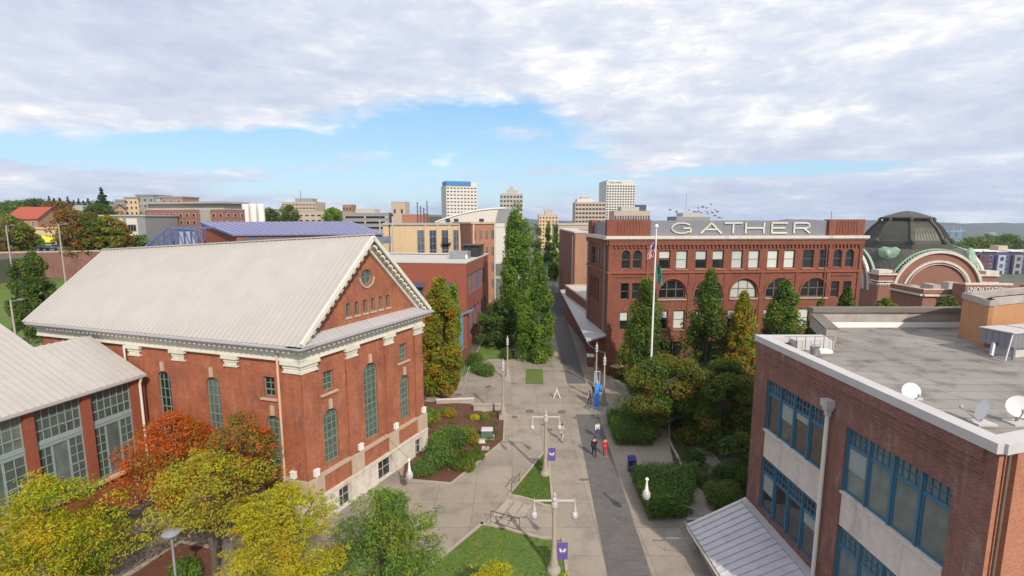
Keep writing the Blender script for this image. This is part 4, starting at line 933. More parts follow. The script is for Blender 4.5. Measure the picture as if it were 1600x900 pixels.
MB().obox(fS, 0, fS.L, 0, -3, -6, zs + .1).build('wall', 'brick_station', SG); MB().obox(fS, -.1, fS.L + .1, .1, -.6, zs + .1, zs + .45).build('coping', 'stone', SG)
def text(par, s, fr, u, z, size, mat, d=.05, sxx=1.):
    cu = bpy.data.curves.new('lettering', 'FONT'); cu.body = s; cu.size = size; cu.extrude = .03; o = bpy.data.objects.new('tmp', cu); COL.objects.link(o)
    dg = bpy.context.evaluated_depsgraph_get(); me = bpy.data.meshes.new_from_object(o.evaluated_get(dg)); bpy.data.objects.remove(o)
    me.materials.clear(); me.materials.append(MATS[mat]); mx = Matrix.Diagonal((sxx, 1, 1, 1)); me.transform(mx); me.transform(Matrix.Rotation(pi / 2, 4, 'X'))
    return inst(me, 'lettering', par, fr.P(u, d, z), fr.ang)
text(SG, 'UNION STATION', fS, .3, zs - 1.15, 1.25, 'white_paint', .1, .70)
# ------------------------------------------------------------------ generic distant blocks
FB_N = [0]
def block(name, label, l, r, top, Y, depth, wall, nx=0, ny=0, win=None, dY=0., zb=None, roofm='roof_flat_light', h0=None, ws=.55, hs=.5, gm='glass_blue', fm='grey_far', side=0, cop=None, zw0=None, cat='building', sidew=None, tm=.6):
    a = at(l, top, Y); b = at(r, top, Y + dY); zt = a.z; f = Fr((a.x, a.y), (b.x, b.y)); zb = ground(a.x, a.y) - 2 if zb is None else zb
    t = thing(name, (a.x, a.y, zb), label, cat); m = MB(); m.obox(f, 0, f.L, 0, -depth, zb, zt); m.build('wall', wall, t)
    if cop: MB().obox(f, -.3, f.L + .3, .3, -depth - .3, zt, zt + max(.4, Y * .003)).build('cornice', cop, t)
    else: MB().obox(f, -.1, f.L + .1, .1, -depth - .1, zt, zt + .25).build('roof', roofm, t)
    fr_list = [(f, nx)]
    if side == 1: fr_list.append((Fr(Vector(f.P(f.L, 0, 0)[:2]), Vector(f.P(f.L, -depth, 0)[:2])), sidew or max(1, int(nx * depth / f.L))))
    if side == -1: fr_list.append((Fr(Vector(f.P(0, -depth, 0)[:2]), f.o), sidew or max(1, int(nx * depth / f.L))))
    if nx:
        z0_ = zb + 2 if zw0 is None else zw0; cnt = 0; extra = MB()
        for ff, k in fr_list:
            pw = ff.L / k; phh = (zt - tm - z0_) / ny; w, h = pw * ws, phh * hs; key = ('far', round(w, 2), round(h, 2), fm, gm)
            if key not in WC:
                q = MB(); g = Fr((0, 0), (1, 0)); q.obox(g, 0, w, -.02, .10, 0, h, 0); q.obox(g, w * .07, w * .93, .1, .12, h * .06, h * .94, 1)
                if w > 1.2: q.obox(g, w * .48, w * .52, .12, .15, h * .06, h * .94, 0)
                WC[key] = q.mesh('window', [fm, gm])
            for j in range(ny):
                for i in range(k):
                    u, z = (i + .5) * pw - w / 2, z0_ + (ny - 1 - j + .5) * phh - h / 2
                    if cnt < 100: inst(WC[key], 'window', t, ff.P(u, 0, z), ff.ang)
                    else: extra.obox(ff, u, u + w, .0, .11, z, z + h)
                    cnt += 1
        if extra.v: tag(extra.build('window', gm, t), kind='stuff')
    return t, f, zt, zb
# mid brick office with blue trim
f = Fr((-32, 85.1), (-7.55, 82)); t_, s_ = shed('brick_office_block', 'flat roofed red brick office with dark blue awninged window', f, 21, 14.5, 'brick_mid', 'roof_flat_light', [('r', 20.0, 22.2, 8.2, 11.2), ('r', 11, 13, 8.2, 11.2), ('r', 15.2, 17.2, 8.2, 11.2)], cop='coping', zb=0, ch=.22, par=.15,
               sides=[(1, ('r', 1.2 + i * 2.2, 3.2 + i * 2.2, 9.0, 12.4)) for i in range(7)] + [(1, ('a', 2 + i * 3.4, 4 + i * 3.4, 1.5, 6.6)) for i in range(5)], wk=dict(nx=2, ny=2, fm='slate_blue', gm='glass_blue', fw=.1))
for u in (20.0, 11, 15.2): m = MB(); m.hexa([f.P(u - .1, .7, 10.5), f.P(u + 2.3, .7, 10.5), f.P(u + 2.3, .01, 11.0), f.P(u - .1, .01, 11.0), f.P(u - .1, .72, 10.55), f.P(u + 2.3, .72, 10.55), f.P(u + 2.3, .01, 11.3), f.P(u - .1, .01, 11.3)]); m.build('awning', 'dark_blue', t_)
m = MB(); m.obox(f, f.L - 2.1, f.L - .5, .9, -.5, 5.3, 6.0); m.tube(f.P(f.L - .9, .6, 0), f.P(f.L - .9, .6, 5.5), .5); m.bar(f.P(f.L - 1, .8, 5.9), f.P(f.L + 1.2, .4, 7.0), .3, .3); m.build('entrance_column', 'slate_blue', t_)
m = MB(); m.obox(f, 19, 22.5, -11, -14, 14.4, 15.7); m.build('roof_unit', 'grey_metal', t_)
m = MB()
for u in (20.5, 22, 24): m.bar(f.P(u, -15.5, 14.4), f.P(u, -15.5, 16.6), .15, .15); m.bar(f.P(u, -19, 14.4), f.P(u, -19, 16.6), .15, .15)
m.obox(f, 20.3, 24.2, -15.3, -19.2, 16.5, 16.75); m.obox(f, 20.6, 23.9, -15.7, -18.8, 14.5, 16.4); m.build('roof_cage', 'dark_metal', t_)
m = MB(); m.ell(f.P(22.6, -9.5, 14.8), (.25, .25, .5)); m.build('roof_vent', 'white_paint', t_)
# long building with blue roof + steel lattice
NL, NRt, FR_, FLt = at(365, 369, 98), at(600, 362, 106), at(548, 346, 126), at(312, 346.5, 112); ze_ = (NL.z + NRt.z) / 2; NL.z = NRt.z = ze_; zf_ = (FR_.z + FLt.z) / 2; FR_.z = FLt.z = zf_
BL = thing('blue_roof_hall', (NL.x, NL.y, 0), 'long brick hall with sloping violet blue metal roof', 'building')
nx_ = Vector((NRt.x, NRt.y)); f = Fr((NL.x + .3, NL.y + .5), (NRt.x - .5, NRt.y + .5)); roof_slab([tuple(p) for p in (NL, NRt, FR_, FLt)], .3, pitch=1.2).build('roof', 'roof_blue', BL)
m = MB(); m.wall(f, [(0, -1), (f.L, -1), (f.L, ze_ - .3), (0, ze_ - .3)]); fe = Fr((NRt.x - .5, NRt.y + .5), (FR_.x - .5, FR_.y)); m.wall(fe, [(0, -1), (fe.L, -1), (fe.L, zf_ - .4), (0, ze_ - .3)]); m.build('wall', 'brick_dark', BL)
fg = Fr((FLt.x + .3, FLt.y), (NL.x + .3, NL.y + .5)); m = MB(); m.wall(fg, [(0, -1), (fg.L, -1), (fg.L, ze_ - .35), (0, zf_ - .35)]); m.build('gable_wall', 'brick_mid', BL); MB().bar((FLt.x, FLt.y, zf_ - .2), (NL.x, NL.y, ze_ - .2), .4, .35).build('fascia', 'blue_steel', BL)
for i in range(7): window(BL, f, ('r', 1.5 + i * 4.2, 4.3 + i * 4.2, ze_ - 2.2, ze_ - .7), 4, 2, 'blue_steel', 'glass_grey', .05, .1)
a = at(225, 383, 95); b = at(310, 383, 97); f = Fr((a.x, a.y), (b.x, b.y)); ST = thing('steel_lattice', (a.x, a.y, a.z - 6), 'slanted blue painted steel conveyor lattice beside the blue roof', 'steel frame'); za, zc = a.z - .5, at(310, 356, 97).z
m = MB()
for d in (0, -4):
    m.bar(f.P(0, d, za), f.P(f.L * .45, d, zc), .35, .35); m.bar(f.P(f.L * .45, d, zc), f.P(f.L * 1.2, d, zc), .35, .35); m.bar(f.P(0, d, za - .5), f.P(f.L, d, za - .5), .3, .3)
    for i in range(9):
        u = f.L * i / 8; z = min(zc, za + (zc - za) * u / (f.L * .45)); m.bar(f.P(u, d, za - 6), f.P(u, d, z), .22, .22)
        if i: m.bar(f.P(u, d, za - .5), f.P(u - f.L / 8, d, min(zc, za + (zc - za) * (i - 1) / 8 / .45)), .15, .15)
m.build('truss', 'blue_steel', ST); MB().obox(f, f.L * .62, f.L * .92, -.5, -3.5, za - 1, zc - .3).build('cabin', 'pale_blue', ST)
# cream and orange industrial blocks
t_, f, zt, zb = block('cream_industrial_building', 'cream rendered industrial building with tall grey blue window strips', 598, 745, 352, 122, 14, 'stucco', dY=5, cop='stucco_grey')
u0 = f.uz(652, 380)[0]
for i, px_ in enumerate((652, 671, 690, 708, 724)):
    u = f.uz(px_, 375)[0]; window(t_, f, ('r', u, u + 1.7, zt - 9.5, zt - 1.2), 2, 5, 'grey_far', 'glass_blue', .04, .12)
m = MB()
for px_ in (665, 718, 684, 702): u = f.uz(px_, 375)[0]; m.obox(f, u - .25, u + .25, 0, .25, zt - 14, zt)
m.build('pier', 'stucco', t_)
m = MB(); u = f.uz(690, 375)[0]; m.obox(f, u, u + 2.3, .05, 1.2, zt - 4.6, zt - 4.4); [m.bar(f.P(u + k * .75, 1.15, zt - 4.4), f.P(u + k * .75, 1.15, zt - 3.5), .06, .06) for k in range(4)]; m.bar(f.P(u, 1.15, zt - 3.5), f.P(u + 2.3, 1.15, zt - 3.5), .06, .06); m.bar(f.P(u + .2, 1, zt - 9), f.P(u + 2.2, 1, zt - 4.5), .3, .12); m.build('fire_escape', 'dark_metal', t_)
for px_, ty, by in ((613, 338, 402), (593, 342, 352)):
    P_ = at(px_, ty, 119); Q_ = at(px_, by, 119); s = thing('flue_pipe', (Q_.x, Q_.y, 0), ('tall thin galvanised flue with dark tip in front of the cream building' if px_ == 613 else 'short thin flue pipe just above the blue roof'), 'flue'); m = MB(); m.tube((Q_.x, Q_.y, 0), P_, .16); m.build('pipe', 'gutter_metal', s); m = MB(); m.lathe(P_, [(.2, 0), (.28, .3), (.05, .7)], 8); m.build('cap', 'dark_metal', s)
t_, f, zt, zb = block('orange_brick_building', 'orange brick block with paired windows beside the poplars', 737, 774, 350, 120, 12, 'orange_wall', 4, 5, dY=3, gm='glass_grey', fm='brick_mid', ws=.38, hs=.5, cop='stone_tan')
pipe(t_, [f.P(.4, .2, zt), f.P(.4, .2, 0)], .13, 'cream'); pipe(t_, [f.P(f.L - .3, .2, zt), f.P(f.L - .3, .2, 0)], .13, 'cream')
# arched white roof hall
a, b = at(680, 348, 240), at(790, 350, 240); f = Fr((a.x, a.y), (b.x, b.y)); AH = thing('arched_roof_hall', (a.x, a.y, 0), 'white exhibition hall with long curved pale roof', 'building'); m = MB(); L_ = f.L
q = [(0, a.z - 2)] + [(L_ * i / 16, a.z + (at(700, 326, 240).z - a.z) * (1 - (1 - i / 16) ** 2.0)) for i in range(17)] + [(L_, a.z - 2)]
m.add([f.P(u, 0, z) for u, z in q], [tuple(range(len(q)))]); m.build('wall', 'white_far', AH); m = MB()
for (u0, z0_), (u1, z1_) in zip(q[1:-1], q[2:-1]): m.hexa([f.P(u0, .5, z0_), f.P(u1, .5, z1_), f.P(u1, -45, z1_ - 2), f.P(u0, -45, z0_ - 2), f.P(u0, .5, z0_ + .6), f.P(u1, .5, z1_ + .6), f.P(u1, -45, z1_ - 1.4), f.P(u0, -45, z0_ - 1.4)])
m.build('roof', 'white_paint', AH); MB().obox(f, 0, L_, -.2, -40, 0, a.z - 1.9).build('base_wall', 'white_far', AH)
for u in (5, 9, 21): MB().obox(f, u, u + 2.2, .0, .15, a.z + .2, a.z + 1.9).build('window', 'glass_blue', AH)
MB().add([f.P(L_ - 5, .2, a.z), f.P(L_ + 3, .2, a.z), f.P(L_ + 3, .2, a.z + 6.4), f.P(L_ - 3.5, .2, a.z + 6.2), f.P(L_ - 5, -2, a.z), f.P(L_ + 3, -2, a.z), f.P(L_ + 3, -2, a.z + 6.4), f.P(L_ - 3.5, -2, a.z + 6.2)], [(0, 1, 2, 3), (0, 3, 7, 4), (3, 2, 6, 7)]).build('end_glazing', 'grey_far', AH)
# towers of the city centre
t_, f, zt, zb = block('hotel_tower', 'white hotel tower with rows of small windows and a blue crown', 697, 745, 290, 560, 26, 'white_far', 9, 14, ws=.62, hs=.36, gm='glass_dark', fm='grey_far', dY=12)
MB().obox(f, 0, f.L * .8, .5, -20, zt, zt + 5).build('crown', 'sky_blue', t_); MB().obox(f, f.L * .3, f.L, -1, -22, zt + .3, zt + 4).build('penthouse', 'white_far', t_)
t_, f, zt, zb = block('bank_tower', 'tallest pale tower with a regular grid of dark windows', 948, 993, 283, 640, 34, 'white_far', 11, 15, ws=.66, hs=.55, gm='glass_dark', fm='grey_far', dY=4, zw0=14, side=0, tm=4.5)
text(t_, 'WELLS FARGO', f, 3, zt - 2.6, 2.6, 'dark_metal', .2, 1.0); MB().obox(f, 3, f.L - 3, -3, -30, zt, zt + 1.6).build('penthouse', 'white_far', t_)
t_, f, zt, zb = block('stepped_tower', 'grey green stepped apartment tower left of the tall bank', 781, 817, 303, 480, 20, 'concrete_far', 7, 9, ws=.66, hs=.5, gm='glass_dark', fm='grey_far'); MB().obox(f, 6, f.L - 5, -3, -16, zt, zt + 4).build('upper_storey', 'concrete_far', t_); MB().obox(f, 9, f.L - 9, -3, -16, zt + 4, zt + 6.5).build('crown', 'beige_far', t_)
t_, f, zt, zb = block('beige_tower', 'beige tower with ribbon windows beside the tall bank tower', 899, 946, 316, 500, 22, 'beige_far', 9, 9, ws=.78, hs=.5, gm='glass_dark', fm='grey_far'); MB().obox(f, 2, f.L * .58, -1, -18, zt, zt + 3.4).build('upper_storey', 'white_far', t_); MB().obox(f, 6, f.L * .5, -3, -14, zt + 3.4, zt + 5.4).build('penthouse', 'beige_far', t_)
t_, f, zt, zb = block('office_slab', 'pale office slab standing below the tall bank tower', 960, 1016, 330, 400, 22, 'beige_far', 14, 3, ws=.7, hs=.4, gm='glass_blue', fm='beige_far', side=0); MB().obox(f, 6, f.L - 8, -3, -16, zt, zt + 3.4).build('upper_storey', 'concrete_far', t_)
block('dark_block', 'small dark glass block to the right of the bank tower', 990, 1010, 320, 700, 20, 'dark_blue', 4, 4, gm='glass_blue')
t_, f, zt, zb = block('old_hotel', 'pinkish masonry block between the poplars and beige tower', 842, 872, 336, 330, 15, 'cream_warm', 6, 9, ws=.5, hs=.45, gm='glass_dark', fm='concrete_far'); MB().obox(f, 4, 9, -2, -8, zt, zt + 3.2).build('penthouse', 'beige_far', t_)
block('corner_block', 'low beige building with small windows behind the far poplars', 868, 920, 352, 232, 18, 'beige_far', 9, 5, ws=.55, hs=.4, gm='glass_dark', fm='concrete_far', cop='concrete_far')
t_, f, zt, zb = block('round_mast_building', 'low dark building with an antenna mast behind the sign', 1057, 1110, 339, 300, 18, 'grey_far', 9, 1, gm='glass_blue', fm='concrete_far'); MB().obox(f, 4.5, f.L - 5, -2, -14, zt, zt + 2.4).build('upper_storey', 'concrete_far', t_); MB().tube(f.P(7, -5, zt), f.P(7, -5, zt + 14), .12).build('antenna', 'grey_metal', t_)
# left hillside city
t_, f, zt, zb = block('hillside_office', 'wide beige hillside office building with a thin antenna', 440, 493, 316, 380, 20, 'beige_far', 10, 4, ws=.85, hs=.4, gm='glass_blue', fm='beige_far'); MB().obox(f, 9, 22, -3, -12, zt, zt + 3).build('penthouse', 'grey_far', t_); MB().tube(f.P(12, -6, zt), f.P(12, -6, zt + 9), .15).build('antenna', 'dark_metal', t_)
block('long_hillside_block', 'long low beige block stepping down the hillside', 408, 522, 331, 300, 18, 'beige_far', 12, 2, ws=.6, hs=.3, gm='glass_dark', fm='grey_far')
t_, f, zt, zb = block('parking_deck', 'grey parking structure with dark open levels', 530, 610, 333, 235, 20, 'grey_far', 1, 3, ws=.9, hs=.42, gm='glass_dark', fm='concrete_far', zw0=16); MB().obox(f, 7, 16, -2, -12, zt, zt + 2.0).build('upper_storey', 'concrete_far', t_)
block('small_brick_tower', 'small brown tower on the skyline left of the parking deck', 535, 549, 320, 330, 10, 'orange_wall', 3, 3, gm='glass_dark', fm='grey_far')
block('tan_tower', 'narrow tan stair tower on the skyline', 611, 633, 316, 230, 10, 'beige_far', 2, 4, ws=.3, hs=.3, gm='glass_dark', fm='beige_far')
block('orange_shop_block', 'small orange brick building behind the cream industrial building', 628, 662, 335, 200, 12, 'orange_wall', 4, 2, ws=.5, hs=.5, gm='glass_dark', fm='brick_mid')
LTc = thing('lattice_mast', (at(661, 350, 150).x, 150, 0), 'cluster of dark lattice antenna masts on the skyline', 'antenna'); 
for px_, ty in ((652, 316), (657, 322), (667, 314), (662, 325)):
    P_ = at(px_, ty, 150); m = MB(); m.tube((P_.x, 150, 10), P_, .12)
    for k in range(6): m.bar((P_.x - .4, 150, P_.z - k * 1.2), (P_.x + .4, 150, P_.z - k * 1.2 - .6), .08, .08)
    m.build('mast', 'dark_metal', LTc)
t_, f, zt, zb = block('brick_apartments', 'long brick apartment building with grey top storey and broad eaves', 228, 350, 328, 160, 8, 'brick_station', 12, 4, dY=-8, gm='glass_dark', fm='cream', ws=.38, hs=.5, side=1, sidew=3, zw0=15)
m = MB(); m.obox(f, 0.5, f.L - .5, -.4, -7.5, zt, zt + 1.8); m.build('upper_storey', 'concrete_far', t_); m = MB(); m.obox(f, -.8, f.L + .9, .9, -9, zt + 1.8, zt + 2.4); m.build('eaves', 'stucco_grey', t_); MB().obox(f, f.L * .72, f.L * .84, .1, .6, zb, zt).build('bay', 'stucco_grey', t_)
m = MB(); 
for px_ in (383, 395, 407):
    a = at(px_, 318, 175); s = thing('white_silo', (a.x, a.y, 8), {383: 'leftmost of the three white silos', 395: 'middle one of the three white silos', 407: 'rightmost of the three white silos'}[px_], 'silo', 'white silos behind the blue roof'); m = MB(); m.lathe((a.x, a.y, 8), [(1.15, 0), (1.15, a.z - 8.6), (.9, a.z - 8.2), (.2, a.z - 8)], 14); m.build('shell', 'white_paint', s, smooth=False); m = MB(); m.lathe((a.x, a.y, a.z - .1), [(.5, 0), (.5, .5), (.3, .8)], 8); m.build('cap', 'pale_blue', s)
for i, (l, r, tp, mt, lb) in enumerate(((180, 194, 314, 'grey_far', 'grey'), (194, 215, 310, 'stucco', 'cream'), (212, 240, 306, 'grey_far', 'tall grey'), (238, 250, 310, 'pale_blue', 'pale blue'), (250, 285, 309, 'brick_party', 'brick'))):
    block('hilltop_apartments', {'grey': 'leftmost grey wing of the hilltop apartments', 'cream': 'cream coloured hilltop apartment wing', 'tall grey': 'tallest grey hilltop apartment wing', 'pale blue': 'narrow pale blue hilltop apartment wing', 'brick': 'brick hilltop apartment wing at the right end'}[lb], l, r, tp, 265 + i, 14, mt, 3, 4, gm='glass_dark', fm='white_far', ws=.45, hs=.5, cop='grey_far', zw0=20)
t_, f, zt, zb = block('grey_modern_building', 'grey metal clad building with white window bays', 130, 226, 338, 142, 14, 'grey_far', 0, 0, cop='concrete_far')
for px_ in (205, 182): u = f.uz(px_, 350)[0]; MB().obox(f, u - 1.2, u + 1.8, 0, .15, zt - 9, zt - .6).build('bay', 'white_far', t_); [window(t_, f, ('r', u - .9, u + 1.5, zt - 4.2 - k * 3.1, zt - 2.3 - k * 3.1), 3, 1, 'grey_far', 'glass_dark', .2, .1) for k in (0, 1)]
# red roofed house
def gable_house(l, r, eave, Y, rise, dep, wall, roofm, lab, name='brick_house', side_len=None):
    a, b = at(l, eave, Y), at(r, eave, Y); f = Fr((a.x, a.y), (b.x, b.y)); zb = ground(a.x, a.y) - 1; t = thing(name, (a.x, a.y, zb), lab, 'house'); m = MB()
    m.wall(f, [(0, zb), (f.L, zb), (f.L, a.z), (0, a.z)], []); rs = Fr(Vector(f.P(f.L, 0, 0)[:2]), Vector(f.P(f.L, -dep, 0)[:2])); ls = Fr(Vector(f.P(0, -dep, 0)[:2]), f.o)
    for g in (rs, ls): m.wall(g, [(0, zb), (dep, zb), (dep, a.z), (dep / 2, a.z + rise), (0, a.z)], [])
    m.build('wall', wall, t); m = MB(); m.hexa([f.P(-.5, .5, a.z - .4), f.P(f.L + .5, .5, a.z - .4), f.P(f.L + .5, -dep / 2, a.z + rise - .1), f.P(-.5, -dep / 2, a.z + rise - .1), f.P(-.5, .5, a.z - .1), f.P(f.L + .5, .5, a.z - .1), f.P(f.L + .5, -dep / 2, a.z + rise + .25), f.P(-.5, -dep / 2, a.z + rise + .25)])
    m.hexa([f.P(-.5, -dep / 2, a.z + rise - .1), f.P(f.L + .5, -dep / 2, a.z + rise - .1), f.P(f.L + .5, -dep - .5, a.z - .4), f.P(-.5, -dep - .5, a.z - .4), f.P(-.5, -dep / 2, a.z + rise + .25), f.P(f.L + .5, -dep / 2, a.z + rise + .25), f.P(f.L + .5, -dep - .5, a.z - .1), f.P(-.5, -dep - .5, a.z - .1)])
    m.build('roof', roofm, t)
    for u in np.linspace(1, f.L - 2, max(2, int(f.L / 4))): window(t, f, ('r', float(u), float(u) + 1.1, a.z - 2.6, a.z - 1), 2, 2, 'white_far', 'glass_dark', .03, .1)
    return t, f, a.z
gable_house(10, 58, 341, 168, 3.6, 11, 'brick_party', 'roof_tile_red', 'brick house with a bright red tiled gable roof on the hill')
gable_house(60, 92, 348, 190, 3, 9, 'stucco', 'grey_far', 'pale house with grey roof behind the yellow awning shop')
gable_house(108, 132, 329, 250, 2.5, 9, 'beige_far', 'grey_far', 'small beige hillside house left of the dark firs')
gable_house(150, 175, 327, 255, 2.6, 9, 'cream_warm', 'brown_frame', 'small tan hillside house with a brown roof')
t_, f, zt, zb = block('awning_shop', 'tan shop building with a yellow awning', 38, 96, 358, 136, 9, 'stucco', 4, 1, gm='glass_blue', fm='white_far', ws=.4, hs=.6, zw0=11, cop='cream_warm')
u = f.uz(67, 370)[0]; m = MB(); m.hexa([f.P(u, 2.0, zt - 3.6), f.P(u + 3.4, 2.0, zt - 3.6), f.P(u + 3.4, .02, zt - 3.3), f.P(u, .02, zt - 3.3), f.P(u, 2.0, zt - 3.2), f.P(u + 3.4, 2.0, zt - 3.2), f.P(u + 3.4, .02, zt - 1.9), f.P(u, .02, zt - 1.9)]); m.build('awning', 'yellow_cloth', t_)
RWl = thing('retaining_wall', (-108, 100, 8), 'long brown brick retaining wall below the hillside road', 'wall')
f = Fr((-160, 96), (-72, 128)); MB().obox(f, 0, f.L, 0, -.6, 3, 14.0).build('brickwork', 'brick_dark', RWl); MB().obox(f, 0, f.L, .1, -.8, 14.0, 14.35).build('coping', 'stone_grey', RWl)
struct('hillside_road', MB().add([f.P(0, -1, 14.1), f.P(f.L, -1, 14.1), f.P(f.L, -14, 14.6), f.P(0, -14, 14.6)], [(0, 1, 2, 3)]), 'asphalt')
# right distance: coloured apartments
t_, f, zt, zb = block('coloured_apartments', 'blue grey and maroon apartment block with white roof edges', 1519, 1640, 394, 215, 18, 'dark_blue', 10, 6, gm='glass_blue', fm='pale_blue', ws=.4, hs=.6, zb=-25, zw0=-14)
for i, (u, w, mt) in enumerate(((2.5, 4, 'maroon'), (10.5, 3.2, 'pale_blue'), (17.5, 3.5, 'grey_far'), (24.5, 3.2, 'maroon'), (30, 3.2, 'pale_blue'))):
    MB().obox(f, u, u + w, .1, 1.2, -20, zt - 1.2).build('bay', mt, t_); [MB().obox(f, u + w * .28, u + w * .72, 1.2, 1.3, zt - 3.6 - k * 3, zt - 2 - k * 3).build('window', 'glass_blue', t_) for k in range(5)]
for u, w in ((0.3, 3), (4.5, 6), (16, 5), (26, 6)): MB().obox(f, u, u + w, .8, -8, zt + .26, zt + .7).build('roof_edge', 'white_paint', t_)
MB().obox(f, 14, 18, -3, -7, zt + .25, zt + 2.6).build('lift_housing', 'beige_far', t_)
a = at(1547, 371, 330); s = thing('white_tower', (a.x, a.y, -50), 'slim white control tower beyond the coloured apartments', 'tower'); m = MB(); m.lathe((a.x, a.y, -50), [(2.2, 0), (1.8, a.z + 50)], 10); m.build('shaft', 'white_far', s); m = MB(); m.lathe((a.x, a.y, a.z), [(2.2, 0), (3, 1.2), (3, 2.6), (1, 3.6)], 10); m.build('cabin', 'grey_far', s)
for i, (px_, s_) in enumerate(((1472, 1), (1487, 1), (1498, 1))):
    a = at(px_, 380, 1900); g = ground(a.x, a.y); c = thing('harbour_crane', (a.x, a.y, g), ('leftmost', 'middle', 'rightmost')[i] + ' of three pale blue harbour cranes in the distance', 'crane', 'harbour cranes on the tideflats'); zt = at(px_, 362, 1900).z; m = MB()
    for k in (-6, 6): m.bar((a.x + k, a.y, g), (a.x + k * .6, a.y, zt), 2, 2)
    m.bar((a.x - 6, a.y, zt - 18), (a.x + 6, a.y, zt - 18), 2, 2); m.build('legs', 'crane_blue', c); m = MB(); m.bar((a.x - 14, a.y, zt), (a.x + 16, a.y, zt + 4), 3, 3); m.bar((a.x, a.y, zt), (a.x, a.y, zt + 22), 1.6, 1.6); m.build('boom', 'crane_blue', c)
def ordw(i): return ('first', 'second', 'third', 'fourth', 'fifth', 'sixth', 'seventh', 'eighth', 'ninth', 'tenth', 'eleventh', 'twelfth', 'thirteenth', 'fourteenth', 'fifteenth', 'sixteenth', 'seventeenth', 'eighteenth', 'nineteenth', 'twentieth')[i] if i < 20 else ('twenty-' if i < 30 else 'thirty-') + ('first', 'second', 'third', 'fourth', 'fifth', 'sixth', 'seventh', 'eighth', 'ninth', 'tenth')[i - 20 if i < 30 else i - 30]
rs = random.Random(8)
for i, px_ in enumerate(sorted(rs.uniform(1462, 1598) for _ in range(30))):
    Y = rs.uniform(900, 1700); a = at(px_, 380, Y); g = ground(a.x, a.y); w = rs.uniform(10, 45); hh = rs.uniform(6, 14); mt, cw_ = rs.choice((('white_far', 'off-white'), ('white_paint', 'white'), ('concrete_far', 'grey'), ('orange_wall', 'orange'), ('beige_far', 'beige'), ('pale_blue', 'pale blue'))); c = thing('warehouse', (a.x, a.y, g), cw_ + ' distant low warehouse, ' + ordw(i) + ' from the left on the tideflats', 'warehouse', 'distant warehouses on the tideflats'); MB().box(a.x, a.x + w, a.y, a.y + 25, g - 1, g + hh).build('wall', mt, c); MB().box(a.x - 1, a.x + w + 1, a.y - 1, a.y + 26, g + hh, g + hh + 1).build('roof', 'grey_far', c)
# ------------------------------------------------------------------ vegetation
NR = np.random.RandomState(11)
def leafcloud(name, mat, parent, centers, radii, n, size, tints, org, flat=.0, kind=None, asp=.55):
    c = np.asarray(centers, float); r = np.asarray(radii, float); k = len(c)
    wgt = r[:, 0] * r[:, 2]; wgt = wgt / wgt.sum(); idx = NR.choice(k, n, p=wgt)
    d = NR.normal(size=(n, 3)); d /= np.linalg.norm(d, axis=1)[:, None]; rad = NR.uniform(.35, 1.0, n) ** .55
    p = c[idx] + d * rad[:, None] * r[idx]
    nm = d * .8 + NR.normal(size=(n, 3)) * .75 + np.array([0, 0, .45]); nm /= np.linalg.norm(nm, axis=1)[:, None]
    t = np.cross(nm, NR.normal(size=(n, 3))); t /= np.linalg.norm(t, axis=1)[:, None]; b = np.cross(nm, t)
    s = size * NR.uniform(.55, 1.3, n)[:, None]; t = t * s; b = b * s * asp
    V = np.stack([p - t, p - b * .9 + nm * s * .15, p + t, p + b * .9 + nm * s * .15], 1).reshape(-1, 3) - np.array(org)
    me = bpy.data.meshes.new(name); me.vertices.add(4 * n); me.vertices.foreach_set('co', V.ravel()); me.loops.add(4 * n); me.loops.foreach_set('vertex_index', np.arange(4 * n)); me.polygons.add(n)
    me.polygons.foreach_set('loop_start', np.arange(0, 4 * n, 4)); me.polygons.foreach_set('loop_total', np.full(n, 4)); me.update(calc_edges=True)
    at_ = me.attributes.new('tint', 'FLOAT', 'FACE'); at_.data.foreach_set('value', np.clip(np.asarray(tints)[idx] + NR.normal(0, .09, n), 0, 1))
    me.materials.append(MATS[mat]); o = bpy.data.objects.new(name, me); COL.objects.link(o)
    if parent: o.parent = parent
    else: o.location = org
    if kind: o['kind'] = kind
    return o
